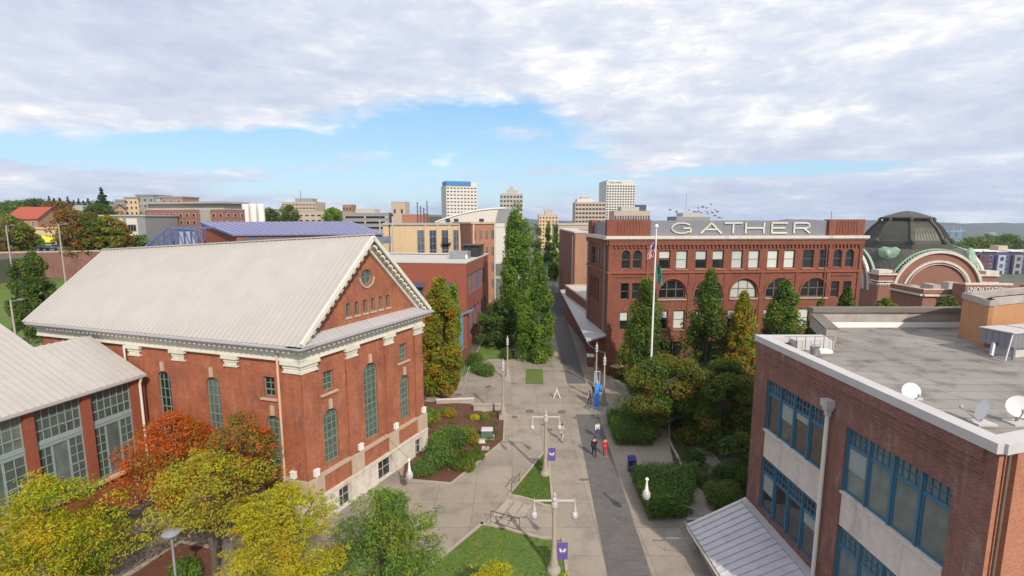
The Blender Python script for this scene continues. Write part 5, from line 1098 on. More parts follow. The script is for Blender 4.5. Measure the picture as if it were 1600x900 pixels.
def tree(label, cat, x, y, zg, z0, z1, Rm, mat, nleaf, size, shape='round', name='tree', group=None, ncl=None, clr=.28, trunk=None, mat2=None, m2f=0., bark='bark', asp=.55, fill=.45):
    t = thing(name, (x, y, zg), label, cat, group); hgt = z1 - z0
    def prof(s):     # s 0 bottom..1 top
        if shape == 'cone': return max(.04, (1 - s) ** .75 * min(1, .55 + s * 3))
        if shape == 'column': return max(.06, min(1, .62 + 1.5 * s) * (1 - s) ** .42 * 1.12)
        if shape == 'spire': return max(.05, min(1, .74 + 1.6 * s) * (1 - s ** 1.5) ** .72)
        if shape == 'vase': return max(.1, sin(pi * (.16 + .80 * s)) * (.7 + .4 * s))
        return max(.1, sqrt(max(0, 1 - (2 * s - .95) ** 2 * .95)))
    ncl = ncl or int(40 + Rm * 12); cs = []; rsx = []; tn = []; pts = []
    for i in range(ncl):
        s = NR.uniform(0, 1) if shape in ('column', 'spire', 'round', 'vase') else 1 - NR.uniform(0, 1) ** .65
        a = NR.uniform(0, 2 * pi); q = prof(s) * Rm; rr = q * NR.uniform(fill, .92) ** .6 * (.86 + .14 * sin(3 * a + x)); cr = Rm * clr * NR.uniform(.55, 1.15) * (.55 + .45 * min(1, q / Rm * 1.3))
        rr = max(0, rr - cr * .35); cs.append((x + rr * cos(a), y + rr * sin(a), z0 + s * hgt)); rsx.append((cr, cr, cr * (.75 if shape in ('round', 'vase') else 1.25))); tn.append(NR.uniform(0, 1)); pts.append(cs[-1])
    m = MB(); tr = trunk or max(.09, Rm * .055); lean = NR.uniform(-.3, .3, 2) * .4; zt = z0 + hgt * .75; segs = 5; pv = Vector((x, y, zg - .2))
    for k in range(1, segs + 1):
        s = k / segs; p = Vector((x + lean[0] * s + .1 * sin(k * 2.1), y + lean[1] * s, zg + (zt - zg) * s)); m.tube(pv, p, tr * (1 - (k - 1) / segs * .75), tr * (1 - k / segs * .75), 8, cap=False); pv = p
    for i in NR.choice(len(pts), min(len(pts), 22 if Rm > 2 else 10), replace=False):
        p = Vector(pts[i]); h = max(zg + 1.0, min(zt, p.z - hypot(p.x - x, p.y - y) * .7 - .3)); s = (h - zg) / (zt - zg); b = Vector((x + lean[0] * s, y + lean[1] * s, h)); md = b.lerp(p, .5) + Vector((0, 0, -.12 * (p - b).length)); m.tube(b, md, tr * .35, tr * .25, 5, cap=False); m.tube(md, p, tr * .25, tr * .08, 5, cap=False)
    m.build('trunk', bark, t)
    if shape == 'vase':
        for i in range(int(ncl * 2.4)):
            j = NR.randint(len(pts)); px_, py_, pz_ = pts[j]; a = atan2(py_ - y, px_ - x) + NR.uniform(-.7, .7); d_ = rsx[j][0] * NR.uniform(.8, 1.7); cs.append((px_ + cos(a) * d_, py_ + sin(a) * d_, pz_ + rsx[j][2] * NR.uniform(-.9, .9))); w_ = rsx[j][0] * NR.uniform(.22, .42); rsx.append((w_ * (1 + abs(cos(a))), w_ * (1 + abs(sin(a))), w_ * .55)); tn.append(NR.uniform(0, 1))
    if mat2 and m2f > 0:
        n2 = int(nleaf * m2f); sel = NR.uniform(size=len(cs)) < m2f * 1.2; sel[0] = True; C2 = [c for c, s in zip(cs, sel) if s]; R2_ = [c for c, s in zip(rsx, sel) if s]; T2 = [c for c, s in zip(tn, sel) if s]
        leafcloud('crown', mat, t, cs, rsx, nleaf - n2, size, tn, (x, y, zg), asp=asp); leafcloud('crown', mat2, t, C2, R2_, n2, size, T2, (x, y, zg), asp=asp)
    else: leafcloud('crown', mat, t, cs, rsx, nleaf, size, tn, (x, y, zg), asp=asp)
    return t
def ptree(label, cxp, ytop, ybot, wpx, Y, mat, n, size, shape='round', cat='tree', zg=None, **k):
    a = at(cxp, ytop, Y); b = at(cxp, ybot, Y); Rm = wpx / 2 * Y / FPX * 1.22 * sqrt(1 + ((cxp - 800) / FPX) ** 2 * .2); zg = ground(a.x, Y) if zg is None else zg
    return tree(label, cat, a.x, Y, min(zg, b.z), b.z, a.z, Rm, mat, n, size, shape, **k)
# near autumn trees
ptree('bright yellow green tree at the lower left in front of the annex', 70, 752, 960, 215, 25, 'leaf_yellow', 30000, .105, 'vase', asp=.34, clr=.2, ncl=150, mat2='leaf_green', m2f=.2, zg=0, fill=.15)
ptree('olive yellow tree with a thin trunk between the annex and the hall', 318, 712, 812, 190, 28, 'leaf_olive', 10000, .105, 'vase', asp=.34, clr=.2, ncl=110, zg=0, mat2='leaf_yellow', m2f=.3, fill=.15)
ptree('golden yellow tree at the bottom, left of the green one', 435, 762, 960, 205, 24, 'leaf_yellow', 27000, .10, 'vase', asp=.34, clr=.2, ncl=150, zg=0, mat2='leaf_olive', m2f=.3, fill=.15)
ptree('fresh green tree in front of the hall corner at the bottom', 600, 768, 960, 205, 25, 'leaf_green', 27000, .10, 'vase', asp=.34, clr=.2, ncl=140, zg=0, mat2='leaf_shrub', m2f=.35, fill=.15)
ptree('bright red orange tree against the brick hall', 262, 652, 775, 145, 33, 'leaf_red', 20000, .085, 'round', clr=.24, zg=0, ncl=90, mat2='leaf_orange', m2f=.25)
ptree('dark red tree turning green under the small square window', 375, 650, 800, 120, 31, 'leaf_red', 18000, .085, 'round', clr=.24, zg=0, ncl=90, mat2='leaf_shrub', m2f=.55)
ptree('low yellow shrub top at the bottom edge beside the lawn', 775, 885, 960, 90, 24.5, 'leaf_yellow', 5000, .075, 'vase', clr=.25, zg=0, name='shrub', cat='shrub')
ptree('tiny yellow shrub top right of the near lamp post base', 885, 892, 950, 30, 25.5, 'leaf_yellow', 1500, .07, 'vase', clr=.3, zg=0, name='shrub', cat='shrub')
# middle trees
ptree('hornbeam tree turning orange at the hall corner', 687, 436, 606, 68, 60, 'leaf_hornbeam', 30000, .16, 'column', zg=0, clr=.27, ncl=170, mat2='leaf_orange', m2f=.2)
ptree('narrow green tree behind the orange hornbeam', 708, 440, 570, 26, 66, 'leaf_green', 8000, .17, 'column', zg=0, ncl=60, clr=.35)
ptree('tallest poplar, left of the walkway', 808, 322, 525, 58, 88, 'leaf_poplar', 30000, .22, 'column', zg=0, clr=.36, ncl=130, mat2='leaf_poplar', m2f=.45)
ptree('nearer light green poplar in front of the tallest one', 841, 400, 556, 62, 75, 'leaf_poplar', 22000, .19, 'spire', zg=0, clr=.30, ncl=105)
ptree('dark broad tree by the brick office door', 775, 470, 560, 60, 84, 'leaf_dark', 7000, .25, 'round', zg=0)
ptree('left tree of the far slim poplar pair', 857, 347, 430, 19, 178, 'leaf_poplar', 4500, .42, 'spire', zg=0)
ptree('right tree of the far slim poplar pair', 869, 348, 438, 19, 172, 'leaf_poplar', 4500, .42, 'spire', zg=0)
ptree('small young street tree at the end of the walkway', 865, 412, 436, 16, 140, 'leaf_poplar', 1500, .35, 'round', zg=0)
for cxp, yt, yb, w, Y, mt, m2, lb in ((1010, 440, 590, 82, 60, 'leaf_dark', 'leaf_green', 'columnar tree directly behind the flagpole'), (1111, 428, 600, 84, 61, 'leaf_dark', 'leaf_grove', 'tallest dark columnar tree before the warehouse arches'), (1163, 460, 610, 60, 58, 'leaf_hornbeam', 'leaf_orange', 'columnar tree turning yellow near the dark office'),
                                    (1226, 438, 560, 66, 63, 'leaf_dark', 'leaf_green', 'columnar tree covering the fourth warehouse arch'), (1281, 472, 560, 36, 62, 'leaf_grove', 'leaf_orange', 'short columnar tree under the fifth warehouse arch'), (1325, 450, 560, 42, 64, 'leaf_dark', 'leaf_grove', 'columnar tree at the right end of the warehouse'),
                                    (1385, 468, 560, 48, 72, 'leaf_grove', 'leaf_hornbeam', 'round topped tree in front of the station base'), (1484, 463, 560, 36, 70, 'leaf_grove', 'leaf_green', 'light green tree by the orange penthouse')):
    ptree(lb, cxp, yt, yb, w, Y, mt, 20000, .16, 'spire' if cxp < 1380 else 'round', zg=0, clr=.30, ncl=110, mat2=m2, m2f=.3)
ptree('broad grove tree with orange top beside the flagpole', 1045, 562, 690, 145, 50, 'leaf_grove', 38000, .14, 'round', zg=0, clr=.24, ncl=130, mat2='leaf_orange', m2f=.13)
ptree('broad dark grove tree next to the dark brick office', 1135, 566, 715, 118, 47, 'leaf_grove', 34000, .14, 'round', zg=0, clr=.24, ncl=160, mat2='leaf_orange', m2f=.12)
ptree('orange and green grove tree behind the office corner', 1165, 545, 640, 70, 54, 'leaf_orange', 12000, .15, 'round', zg=0, clr=.25, mat2='leaf_green', m2f=.4)
ptree('dark tree filling the gap below the grove', 1160, 680, 790, 85, 40, 'leaf_dark', 9000, .12, 'round', zg=0, clr=.24)
# left middle and hillside
ptree('left one of two dark dense cedars behind the white roof', 26, 402, 520, 40, 72, 'leaf_dark', 9000, .2, 'column', zg=0, clr=.28)
ptree('right broader dark cedar behind the white roof', 50, 398, 520, 50, 66, 'leaf_dark', 13000, .2, 'column', zg=0, clr=.26, mat2='leaf_grove', m2f=.3)
for i, (cxp, yt, yb, w, Y, mt, m2, lb) in enumerate(((14, 338, 420, 46, 118, 'leaf_maple', 'leaf_green', 'rusty maple at the far left edge'), (38, 350, 410, 30, 121, 'leaf_green', 'leaf_maple', 'green maple next to the far left one'), (108, 326, 408, 52, 119, 'leaf_maple', 'leaf_orange', 'tallest rusty maple before the shop'), (140, 332, 405, 42, 120, 'leaf_grove', 'leaf_maple', 'darker maple in the middle of the roadside row'), (168, 338, 402, 42, 121, 'leaf_green', 'leaf_orange', 'green and orange maple of the roadside row'), (185, 346, 398, 26, 122, 'leaf_orange', 'leaf_maple', 'orange maple at the right end of the roadside row'))):
    ptree(lb, cxp, yt, yb, w, Y, mt, 7000, .3, 'round', clr=.3, mat2=m2, m2f=.4, zg=14.2)
def conifer(label, cxp, ytop, ybot, wpx, Y, tiers=11, n=2500):
    a, b = at(cxp, ytop, Y), at(cxp, ybot, Y); Rm = wpx / 2 * Y / FPX; zg = ground(a.x, Y) - 1; t = thing('conifer', (a.x, Y, zg), label, 'conifer', 'dark firs on the hilltop'); cs, rr, tn = [], [], []
    for i in range(tiers):
        s = i / tiers; q = Rm * (1 - s) ** .9 * (.8 + .35 * (i % 2))
        for k in range(5): A = NR.uniform(0, 6.28); cs.append((a.x + q * .55 * cos(A), Y + q * .55 * sin(A), b.z + (a.z - b.z) * s - q * .1)); rr.append((q * .5, q * .5, (a.z - b.z) / tiers * .38)); tn.append(.5)
    cs.append((a.x, Y, a.z - .5)); rr.append((Rm * .08, Rm * .08, (a.z - b.z) * .07)); tn.append(.5)
    m = MB(); m.tube((a.x, Y, zg), (a.x, Y, a.z - .6), Rm * .09, .05, 6); m.build('trunk', 'bark', t); leafcloud('crown', 'leaf_conifer', t, cs, rr, n, Rm * .09 + .1, tn, (a.x, Y, zg))
conifer('tallest lone fir with open layered branches', 157, 293, 335, 32, 190, 10, 3500)
for i, (c_, yt, w) in enumerate(((76, 306, 9), (84, 309, 10), (93, 308, 12), (105, 307, 10), (115, 312, 9), (122, 309, 8), (130, 313, 10), (137, 309, 9))):
    conifer(('first', 'second', 'third', 'fourth', 'fifth', 'sixth', 'seventh', 'eighth')[i] + ' dark fir from the left on the hilltop', c_, yt, 328, w * 1.7, 300 + i * 3, 8, 1500)
for cxp, yt, yb, w, Y, mt, lb in ((150, 318, 345, 34, 185, 'leaf_dark', 'dark round tree at the foot of the lone fir'), (424, 328, 350, 22, 210, 'leaf_dark', 'dark tree right of the white silos'), (452, 322, 350, 30, 205, 'leaf_grove', 'olive tree above the blue roof'), (520, 326, 350, 32, 200, 'leaf_green', 'green tree left of the parking deck'), (90, 318, 332, 40, 280, 'leaf_maple', 'rusty low tree among the hillside houses'), (55, 312, 330, 30, 290, 'leaf_dark', 'dark tree above the red roof'), (20, 318, 335, 40, 285, 'leaf_dark', 'dark tree at the hill edge, far left'),
                              (215, 368, 392, 34, 128, 'leaf_shrub', 'green bush above the white roof ridge'), (52, 366, 388, 22, 122, 'leaf_green', 'small green tree beside the yellow awning'), (1530, 374, 400, 60, 300, 'leaf_grove', 'olive tree mass left of the white tower'), (1575, 368, 400, 44, 310, 'leaf_dark', 'dark tree right of the white tower'), (1500, 386, 415, 50, 280, 'leaf_grove', 'tree at the foot of the dome, right side'), (838, 350, 400, 20, 230, 'leaf_dark', 'dark street tree right of the tallest poplar')):
    ptree(lb, cxp, yt, yb, w, Y, mt, 3500, .012 * w * Y / 300 + .12, 'round', clr=.3)
rs = random.Random(4)
for i, cxp in enumerate(sorted(rs.uniform(2, 440) for _ in range(26))):
    Y = rs.uniform(240, 330); yt = rs.uniform(322, 333); ptree(ordw(i) + ' distant tree from the left on the wooded hillside', cxp, yt, yt + 22, rs.uniform(14, 30), Y, rs.choice(('leaf_dark', 'leaf_grove', 'leaf_maple')), 900, .5, 'round', clr=.35, ncl=16, group='distant trees on the hillside')
c_ = []; r_ = []
for i in range(240):
    x_, y_ = NR.uniform(-420, -125), NR.uniform(165, 420)
    if y_ < 235 and x_ > -180: y_ += 100
    c_.append((x_, y_, ground(x_, y_) + 2.2)); r_.append((NR.uniform(3, 6), NR.uniform(3, 6), NR.uniform(2.5, 4)))
o = leafcloud('wood', 'leaf_grove', None, c_, r_, 26000, .75, NR.uniform(0, 1, 240), (-200, 300, 20)); tag(o, 'far wood spread over the hillside behind the houses', 'wood', kind='stuff'); ORG[o.name] = Vector((-200, 300, 20))
# shrubs and hedges
def shrub(label, pts, mat, n, size, hgt, rad, name='shrub', group=None, kind=None, cat='shrub'):
    x, y = pts[0][0], pts[0][1]; cs = []; rr = []; tn = []
    for (a, b) in pts: cs.append((a, b, hgt * .5)); rr.append((rad * NR.uniform(.8, 1.1), rad * NR.uniform(.8, 1.1), hgt * .55 * NR.uniform(.85, 1.1))); tn.append(NR.uniform(0, 1))
    o = leafcloud(name, mat, None, cs, rr, n, size, tn, (x, y, 0)); tag(o, label, cat, group, kind); ORG[o.name] = Vector((x, y, 0)); return o
def hedge(label, quad, h, mat='leaf_hedge', n=26000, size=.09):
    P = [gp(*p, 0) for p in quad]; cs = []; rr = []; tn = []
    for i in range(13):
        for j in range(13):
            s, t = (i + .5) / 13, (j + .5) / 13; p = (P[0] * (1 - s) + P[1] * s) * (1 - t) + (P[3] * (1 - s) + P[2] * s) * t; e = min(s, 1 - s, t, 1 - t)
            cs.append((p.x, p.y, h * .55 * (1 if e > .1 else .86))); r_ = (P[0] - P[2]).length / 22; rr.append((r_, r_, h * .47 * NR.uniform(.93, 1.05))); tn.append(NR.uniform(0, 1))
    o = leafcloud('hedge', mat, None, cs, rr, n, size, tn, (P[0].x, P[0].y, 0)); tag(o, label, 'hedge'); ORG[o.name] = P[0]
    core = None
hedge('clipped green hedge below the big grove tree', [(962, 697), (1018, 698), (1035, 655), (948, 655)], 1.7)
hedge('clipped green hedge behind the pendant lamp globe', [(1015, 815), (1070, 812), (1090, 745), (985, 748)], 1.7)
for i, (a, b, r, h, mt, lb) in enumerate(((690, 728, 1.5, 2.1, 'leaf_shrub', 'leafy green shrub beside the left pendant lamp'), (665, 742, 1.2, 1.6, 'leaf_shrub', 'green shrub against the stone base of the hall'), (708, 700, 1.5, 2.0, 'leaf_shrub', 'tall green shrub in the middle of the bed'), (735, 690, 1.2, 1.4, 'leaf_hornbeam', 'yellowish green shrub next to the utility box'), (692, 700, 1.4, 1.9, 'leaf_green', 'shrub behind the middle of the planting bed'),
                                     (722, 735, 1.3, .8, 'leaf_grove', 'low brownish shrub at the front of the bed'), (738, 715, 1.1, .6, 'leaf_grove', 'low dark ground shrub near the flat stones'), (700, 650, 1.0, 1.0, 'leaf_hornbeam', 'small yellow green shrub at the back of the bed'), (742, 657, .5, .6, 'leaf_yellow', 'tiny bright yellow shrub behind the utility box'), (757, 656, .5, .6, 'leaf_green', 'tiny green shrub right of the yellow one'),
                                     (672, 660, 1.2, 1.4, 'leaf_green', 'shrub by the rear corner of the hall'), (756, 585, 1.8, 1.6, 'leaf_shrub', 'wide spreading shrub left of the tall lamp pair'), (742, 572, 1.6, 2.0, 'leaf_dark', 'dark shrub under the hornbeam edge'), (790, 560, 1.4, 1.6, 'leaf_grove', 'shrub behind the rear lamp post'), (1130, 790, 1.6, 1.6, 'leaf_grove', 'shrub in the shade above the entrance canopy'), (1160, 760, 1.4, 1.8, 'leaf_dark', 'dark shrub against the dark brick office wall'),
                                     (1090, 722, .8, 1.2, 'leaf_dark', 'small dark shrub next to the side path'), (970, 590, 1.3, 1.3, 'leaf_maple', 'russet shrub at the warehouse corner'), (295, 905, 1.0, 1.2, 'leaf_hedge', 'round clipped shrub beside the lower left lamp'), (1010, 610, 1.6, 2.0, 'leaf_grove', 'shrub at the foot of the flagpole'))):
    g = gp(a, b); shrub(lb, [(g.x + NR.uniform(-.5, .5) * r, g.y + NR.uniform(-.5, .5) * r) for _ in range(6)], mt, int(2500 + r * 1800), .085, h, r * .62)
def inside(p, poly):
    r = False
    for (x0, y0), (x1, y1) in zip(poly, poly[1:] + poly[:1]):
        if (y0 > p[1]) != (y1 > p[1]) and p[0] < (x1 - x0) * (p[1] - y0) / (y1 - y0) + x0: r = not r
    return r
o = shrub('low ground cover over the planting bed by the hall', [p_ for p_ in [tuple(gp(NR.uniform(660, 780), NR.uniform(650, 745))[:2]) for _ in range(80)] if inside(p_, bed)], 'leaf_grove', 9000, .06, .45, .5, 'ground_cover', kind='stuff', cat='ground cover')
o = shrub('ivy and ground cover in the shaded bed by the grove', [tuple(gp(NR.uniform(1060, 1170), NR.uniform(660, 800))[:2]) for _ in range(60)], 'leaf_dark', 9000, .09, .4, .8, 'ground_cover', kind='stuff', cat='ground cover')
def scatter(label, polys, n, mat, size, h, name, cat, z=.06):
    c = []; 
    for pl in polys:
        X = [p[0] for p in pl]; Y = [p[1] for p in pl]; ar = (max(X) - min(X)) * (max(Y) - min(Y)); k = 0
        tot = n // len(polys)
        while k < tot:
            p = (NR.uniform(min(X), max(X)), NR.uniform(min(Y), max(Y)))
            if inside(p, pl): c.append((p[0], p[1], z)); k += 1
    o = leafcloud(name, mat, None, c, [(.05, .05, h)] * len(c), len(c) * (3 if h > .02 else 1), size, NR.uniform(0, 1, len(c)), (c[0][0], c[0][1], 0)); tag(o, label, cat, kind='stuff'); ORG[o.name] = Vector((c[0][0], c[0][1], 0)); return o
scatter('blades and tufts of grass on the lawns', [tri, lawn], 12000, 'leaf_hedge', .035, .03, 'grass_tufts', 'grass')
scatter('fallen yellow leaves on the lawn and paving', [lawn, gpoly([(560, 960), (560, 800), (700, 760), (860, 790), (880, 960)]), gpoly([(180, 900), (260, 780), (420, 800), (500, 960)])], 1500, 'leaf_yellow', .05, .004, 'fallen_leaves', 'leaves')
scatter('scattered fallen leaves in the planting bed and along its edge', [bed, gpoly([(640, 600), (690, 660), (800, 700), (800, 600)]), gpoly([(960, 640), (1000, 720), (1100, 830), (1140, 720)])], 900, 'leaf_orange', .05, .004, 'fallen_leaves', 'leaves', .1)
# ------------------------------------------------------------------ street furniture
def lamp_double(bx, by, top, lab, banner=True, arm=1.25, rz=0.):
    b = gp(bx, by); zt = at(bx, top, b.y).z; x, y = b.x, b.y; t = thing('street_lamp', (x, y, 0), lab, 'street lamp', 'double arm street lamps')
    m = MB(); m.lathe((x, y, 0), [(.46, 0), (.44, .2), (.30, .45), (.2, 1.0), (.15, 1.6), (.11, zt - .9), (.10, zt - .4)], 12); m.build('post', 'lamp_cream', t)
    m = MB(); m.lathe((x, y, zt - .75), [(.12, 0), (.22, .08), (.2, .3), (.15, .42), (.17, .55), (.08, .72), (.1, .85), (.03, 1.0)], 10); m.build('capital', 'grey_paint', t)
    c, s = cos(rz), sin(rz)
    m = MB(); m.bar((x - c * arm, y - s * arm, zt - .3), (x + c * arm, y + s * arm, zt - .3), .07, .08); m.build('arm', 'coping', t)
    for k in (-1, 1):
        px_, py_ = x + c * arm * k, y + s * arm * k; m = MB(); m.lathe((px_, py_, zt - .95), [(.13, 0), (.07, .35), (.05, .6), (.03, .8)], 8); m.build('lamp_stem', 'grey_paint', t)
        m = MB(); m.lathe((px_, py_, zt - 1.55), [(.04, 0), (.16, .08), (.22, .24), (.2, .38), (.11, .55)], 12); m.build('lamp_globe', 'lamp_globe', t, smooth=True)
    if banner:
        f = Fr((x, y), (x + 1, y)); zb_ = zt - 3.1; m = MB(); m.obox(f, .22, .86, .02, -.02, zb_ - 1.15, zb_); o = m.build('banner', 'purple_cloth', t); m = MB(); stroke([(0, 1), (.25, 0), (.5, .75), (.75, 0), (1, 1)], .09, f, .37, zb_ - .68, .34, .26, .02, .01, m); stroke([(-.15, 1), (.2, 1)], .05, f, .37, zb_ - .68, .34, .26, .02, .01, m); stroke([(.8, 1), (1.15, 1)], .05, f, .37, zb_ - .68, .34, .26, .02, .01, m); w = m.build('emblem', 'white_cloth', o)
        tag(w, 'white letter W'); m = MB(); m.bar((x, y, zb_ + .02), (x + .9, y, zb_ + .02), .03, .03); m.build('banner_bracket', 'grey_metal', t)
lamp_double(865, 893, 775, 'nearest double arm lamp post with purple banner at the bottom'); lamp_double(852, 742, 646, 'double arm lamp post with purple banner on the lawn triangle', arm=1.15)
def lamp_single(bx, by, top, lab, base=True):
    b = gp(bx, by); zt = at(bx, top, b.y).z; x, y = b.x, b.y; t = thing('street_lamp', (x, y, 0), lab, 'street lamp', 'tall single lantern posts')
    m = MB(); m.lathe((x, y, 0), [(.6, 0), (.6, .5), (.55, .52)], 4, ph=pi / 4); m.build('plinth', 'stone_grey', t)
    m = MB(); m.lathe((x, y, .5), [(.36, 0), (.3, .3), (.16, 1.1), (.12, 1.5), (.09, zt - 1.9)], 10); m.build('post', 'lamp_cream', t)
    m = MB(); m.lathe((x, y, zt - 1.35), [(.12, 0), (.2, .06), (.15, .16), (.19, .4), (.16, .7), (.18, .8), (.08, 1.0), (.04, 1.25), (.01, 1.4)], 10); m.build('lantern', 'lamp_globe', t)
lamp_single(786, 655, 560, 'tall lantern post at the corner of the planting bed'); lamp_single(793, 594, 524, 'tall lantern post behind the first one, near the poplars'); lamp_single(943, 632, 553, 'tall cream lantern post right of the blue phone pillar'); lamp_single(931, 604, 534, 'slim lantern post under the loading canopy edge')
g = gp(278, 905, .0); t = thing('street_lamp', (g.x - 1.2, 24.5, 0), 'short grey lamp with a disc head at the lower left', 'street lamp'); a = at(268, 840, 24.5)
MB().tube((a.x, 24.5, 0), (a.x, 24.5, a.z), .06).build('post', 'grey_metal', t); m = MB(); m.lathe((a.x, 24.5, a.z), [(.05, 0), (.1, .1), (.42, .2), (.45, .28), (.1, .36)], 14); m.build('lamp_head', 'grey_metal', t)
def hanging(px_, ptop, pbot, Y, anchor, lab):
    a, b = at(px_, ptop, Y), at(px_, pbot, Y); hh = a.z - b.z; t = thing('hanging_lamp', tuple(b), lab, 'hanging lamp', 'pendant globe lamps on wires'); x, y = a.x, Y
    m = MB(); m.lathe((x, y, b.z + hh * .38), [(.16, 0), (.08, hh * .3), (.05, hh * .5), (.13, hh * .52), (.13, hh * .56), (.03, hh * .62)], 10); m.build('lamp_stem', 'white_paint', t); m = MB(); m.lathe((x, y, b.z), [(.05, 0), (.22, hh * .06), (.3, hh * .2), (.27, hh * .33), (.16, hh * .42)], 12); m.build('lamp_globe', 'lamp_globe', t, smooth=True)
    m = MB(); m.tube(a, anchor, .014, n=5); m.build('wire', 'dark_metal', t)
hanging(639, 716, 751, 37.2, Vector(FG.P(7.7, .1, 4.0)), 'pendant globe lamp hung by the stone base of the hall'); hanging(1011, 746, 781, 33.0, Vector(FB.P(1.0, .1, 6.5)), 'pendant globe lamp hanging in front of the clipped hedge')
# flagpole
g = at(1017, 575, 57); g.z = 0; zt = at(1017, 357, g.y).z; FP = thing('flagpole', (g.x, g.y, 0), 'tall white flagpole with two limp flags before the warehouse', 'flagpole')
MB().tube((g.x, g.y, 0), (g.x, g.y, zt), .14, .07, 12).build('pole', 'white_paint', FP); MB().ell((g.x, g.y, zt + .25), (.22, .22, .25)).build('finial', 'white_paint', FP); MB().box(g.x - .5, g.x + .5, g.y - .5, g.y + .5, 0, .35).build('base', 'stone_grey', FP)
def limp(x, y, z0, z1, w, mats, fn, lab, sgn=1):
    t = MB(); n, k = 10, 14
    for j in range(k):
        for i in range(n):
            def P(i, j): s = i / n; v = j / k; ww = w * (.55 + .5 * v); return (x + sgn * (.15 + s * ww * .8) + .05 * sin(v * 9 + s * 4), y - .25 * sin(s * 9 + v * 2) * .9, z1 - (z1 - z0) * v - s * .9 * (z1 - z0) * .25)
            t.add([P(i, j), P(i, j + 1), P(i + 1, j + 1), P(i + 1, j)], [(0, 1, 2, 3)], fn(i / n, j / k))
    o = t.build('flag', mats, None, org=(x, y, z0)); tag(o, lab, 'flag'); return o
zf = lambda yy: at(1017, yy, g.y).z
limp(g.x, g.y, zf(401), zf(376), 1.0, ['flag_red', 'white_cloth', 'flag_blue'], lambda s, v: 2 if (s < .3 and v < .45) else int((s * 1.6 + v * .4) * 7) % 2, 'limp red and white striped flag at the top of the pole', -1)
limp(g.x, g.y, zf(440), zf(409), 1.1, ['flag_green', 'white_cloth'], lambda s, v: 1 if abs(s - .5) < .08 and abs(v - .5) < .06 else 0, 'limp green flag below the striped one', 1)
# emergency phone, bin, utility box, signs
g = gp(932, 636); t = thing('emergency_phone', (g.x, g.y, 0), 'bright blue emergency phone pillar with open frame top', 'phone pillar'); m = MB(); x, y = g.x, g.y
m.lathe((x, y, 0), [(.45, 0), (.42, .3), (.3, 2.6), (.28, 2.9)], 4, ph=pi / 4); m.build('pillar', 'emergency_blue', t); m = MB()
for k in (-.3, .3): m.bar((x + k, y, 2.8), (x + k, y, 4.3), .08, .08)
m.bar((x - .34, y, 4.3), (x + .34, y, 4.3), .1, .1); m.build('frame_top', 'pale_blue', t); MB().box(x + .28, x + .6, y - .2, y + .2, 1.9, 2.6).build('phone_box', 'emergency_blue', t); MB().ell((x, y, 3.0), (.14, .14, .2)).build('beacon', 'pale_blue', t); MB().box(x - .6, x + .6, y - .6, y + .6, .02, .1).build('plinth', 'stone_grey', t)
g = gp(987, 736); t = thing('litter_bin', (g.x, g.y, 0), 'dark blue litter bin at the hedge corner', 'bin'); x, y = g.x, g.y; MB().box(x - .32, x + .32, y - .3, y + .3, .05, 1.05).build('body', 'bin_blue', t); m = MB(); m.box(x - .35, x + .35, y - .33, y + .33, 1.055, 1.12); m.hexa([(x - .33, y - .31, 1.12), (x + .33, y - .31, 1.12), (x + .33, y + .31, 1.12), (x - .33, y + .31, 1.12), (x - .3, y - .1, 1.35), (x + .3, y - .1, 1.35), (x + .3, y + .28, 1.35), (x - .3, y + .28, 1.35)]); m.build('lid', 'bin_blue', t); MB().box(x - .2, x + .2, y - .335, y - .3, .8, 1.0).build('slot', 'rubber', t)
g = gp(761, 685); t = thing('utility_box', (g.x, g.y, 0), 'green utility transformer box on a concrete pad', 'utility box'); x, y = g.x, g.y; MB().box(x - .75, x + .75, y - .6, y + .7, .0, .16).build('pad', 'concrete_plain', t); MB().box(x - .55, x + .55, y - .4, y + .45, .16, .95).build('cabinet', 'utility_green', t); m = MB(); m.hexa([(x - .6, y - .45, .95), (x + .6, y - .45, .95), (x + .6, y + .5, .95), (x - .6, y + .5, .95), (x - .5, y - .3, 1.05), (x + .5, y - .3, 1.05), (x + .5, y + .4, 1.05), (x - .5, y + .4, 1.05)]); m.build('lid', 'coping', t)
for i, (a, b, w, lb) in enumerate(((750, 692, .55, 'flat pale slab beside the utility box'), (759, 703, .4, 'smaller pale slab in front of the utility box'))):
    g = gp(a, b); t = tag(MB().hexa([(g.x - w, g.y - .3, .05), (g.x + w, g.y - .25, .05), (g.x + w * .9, g.y + .3, .05), (g.x - w, g.y + .35, .05), (g.x - w * .9, g.y - .25, .22), (g.x + w * .9, g.y - .2, .22), (g.x + w * .8, g.y + .25, .22), (g.x - w * .9, g.y + .3, .22)]).build('paving_slab', 'stone', org=(g.x, g.y, 0)), lb, 'slab', 'pale slabs in the bed')
g = gp(870, 622); t = thing('folding_sign', (g.x, g.y, 0), 'white A-frame sidewalk sign standing on the plaza', 'sidewalk sign'); x, y = g.x, g.y
for k in (-1, 1): m = MB(); m.bar((x + k * .42, y - .25, .03), (x, y - .25, 1.15), .1, .06); m.bar((x + k * .42, y + .25, .03), (x, y + .25, 1.15), .1, .06); m.bar((x + k * .3, y - .25, .35), (x + k * .3, y + .25, .35), .06, .06); m.build('leg_frame', 'white_paint', t)
MB().bar((x, y - .28, 1.16), (x, y + .28, 1.16), .1, .06).build('hinge_bar', 'white_paint', t)
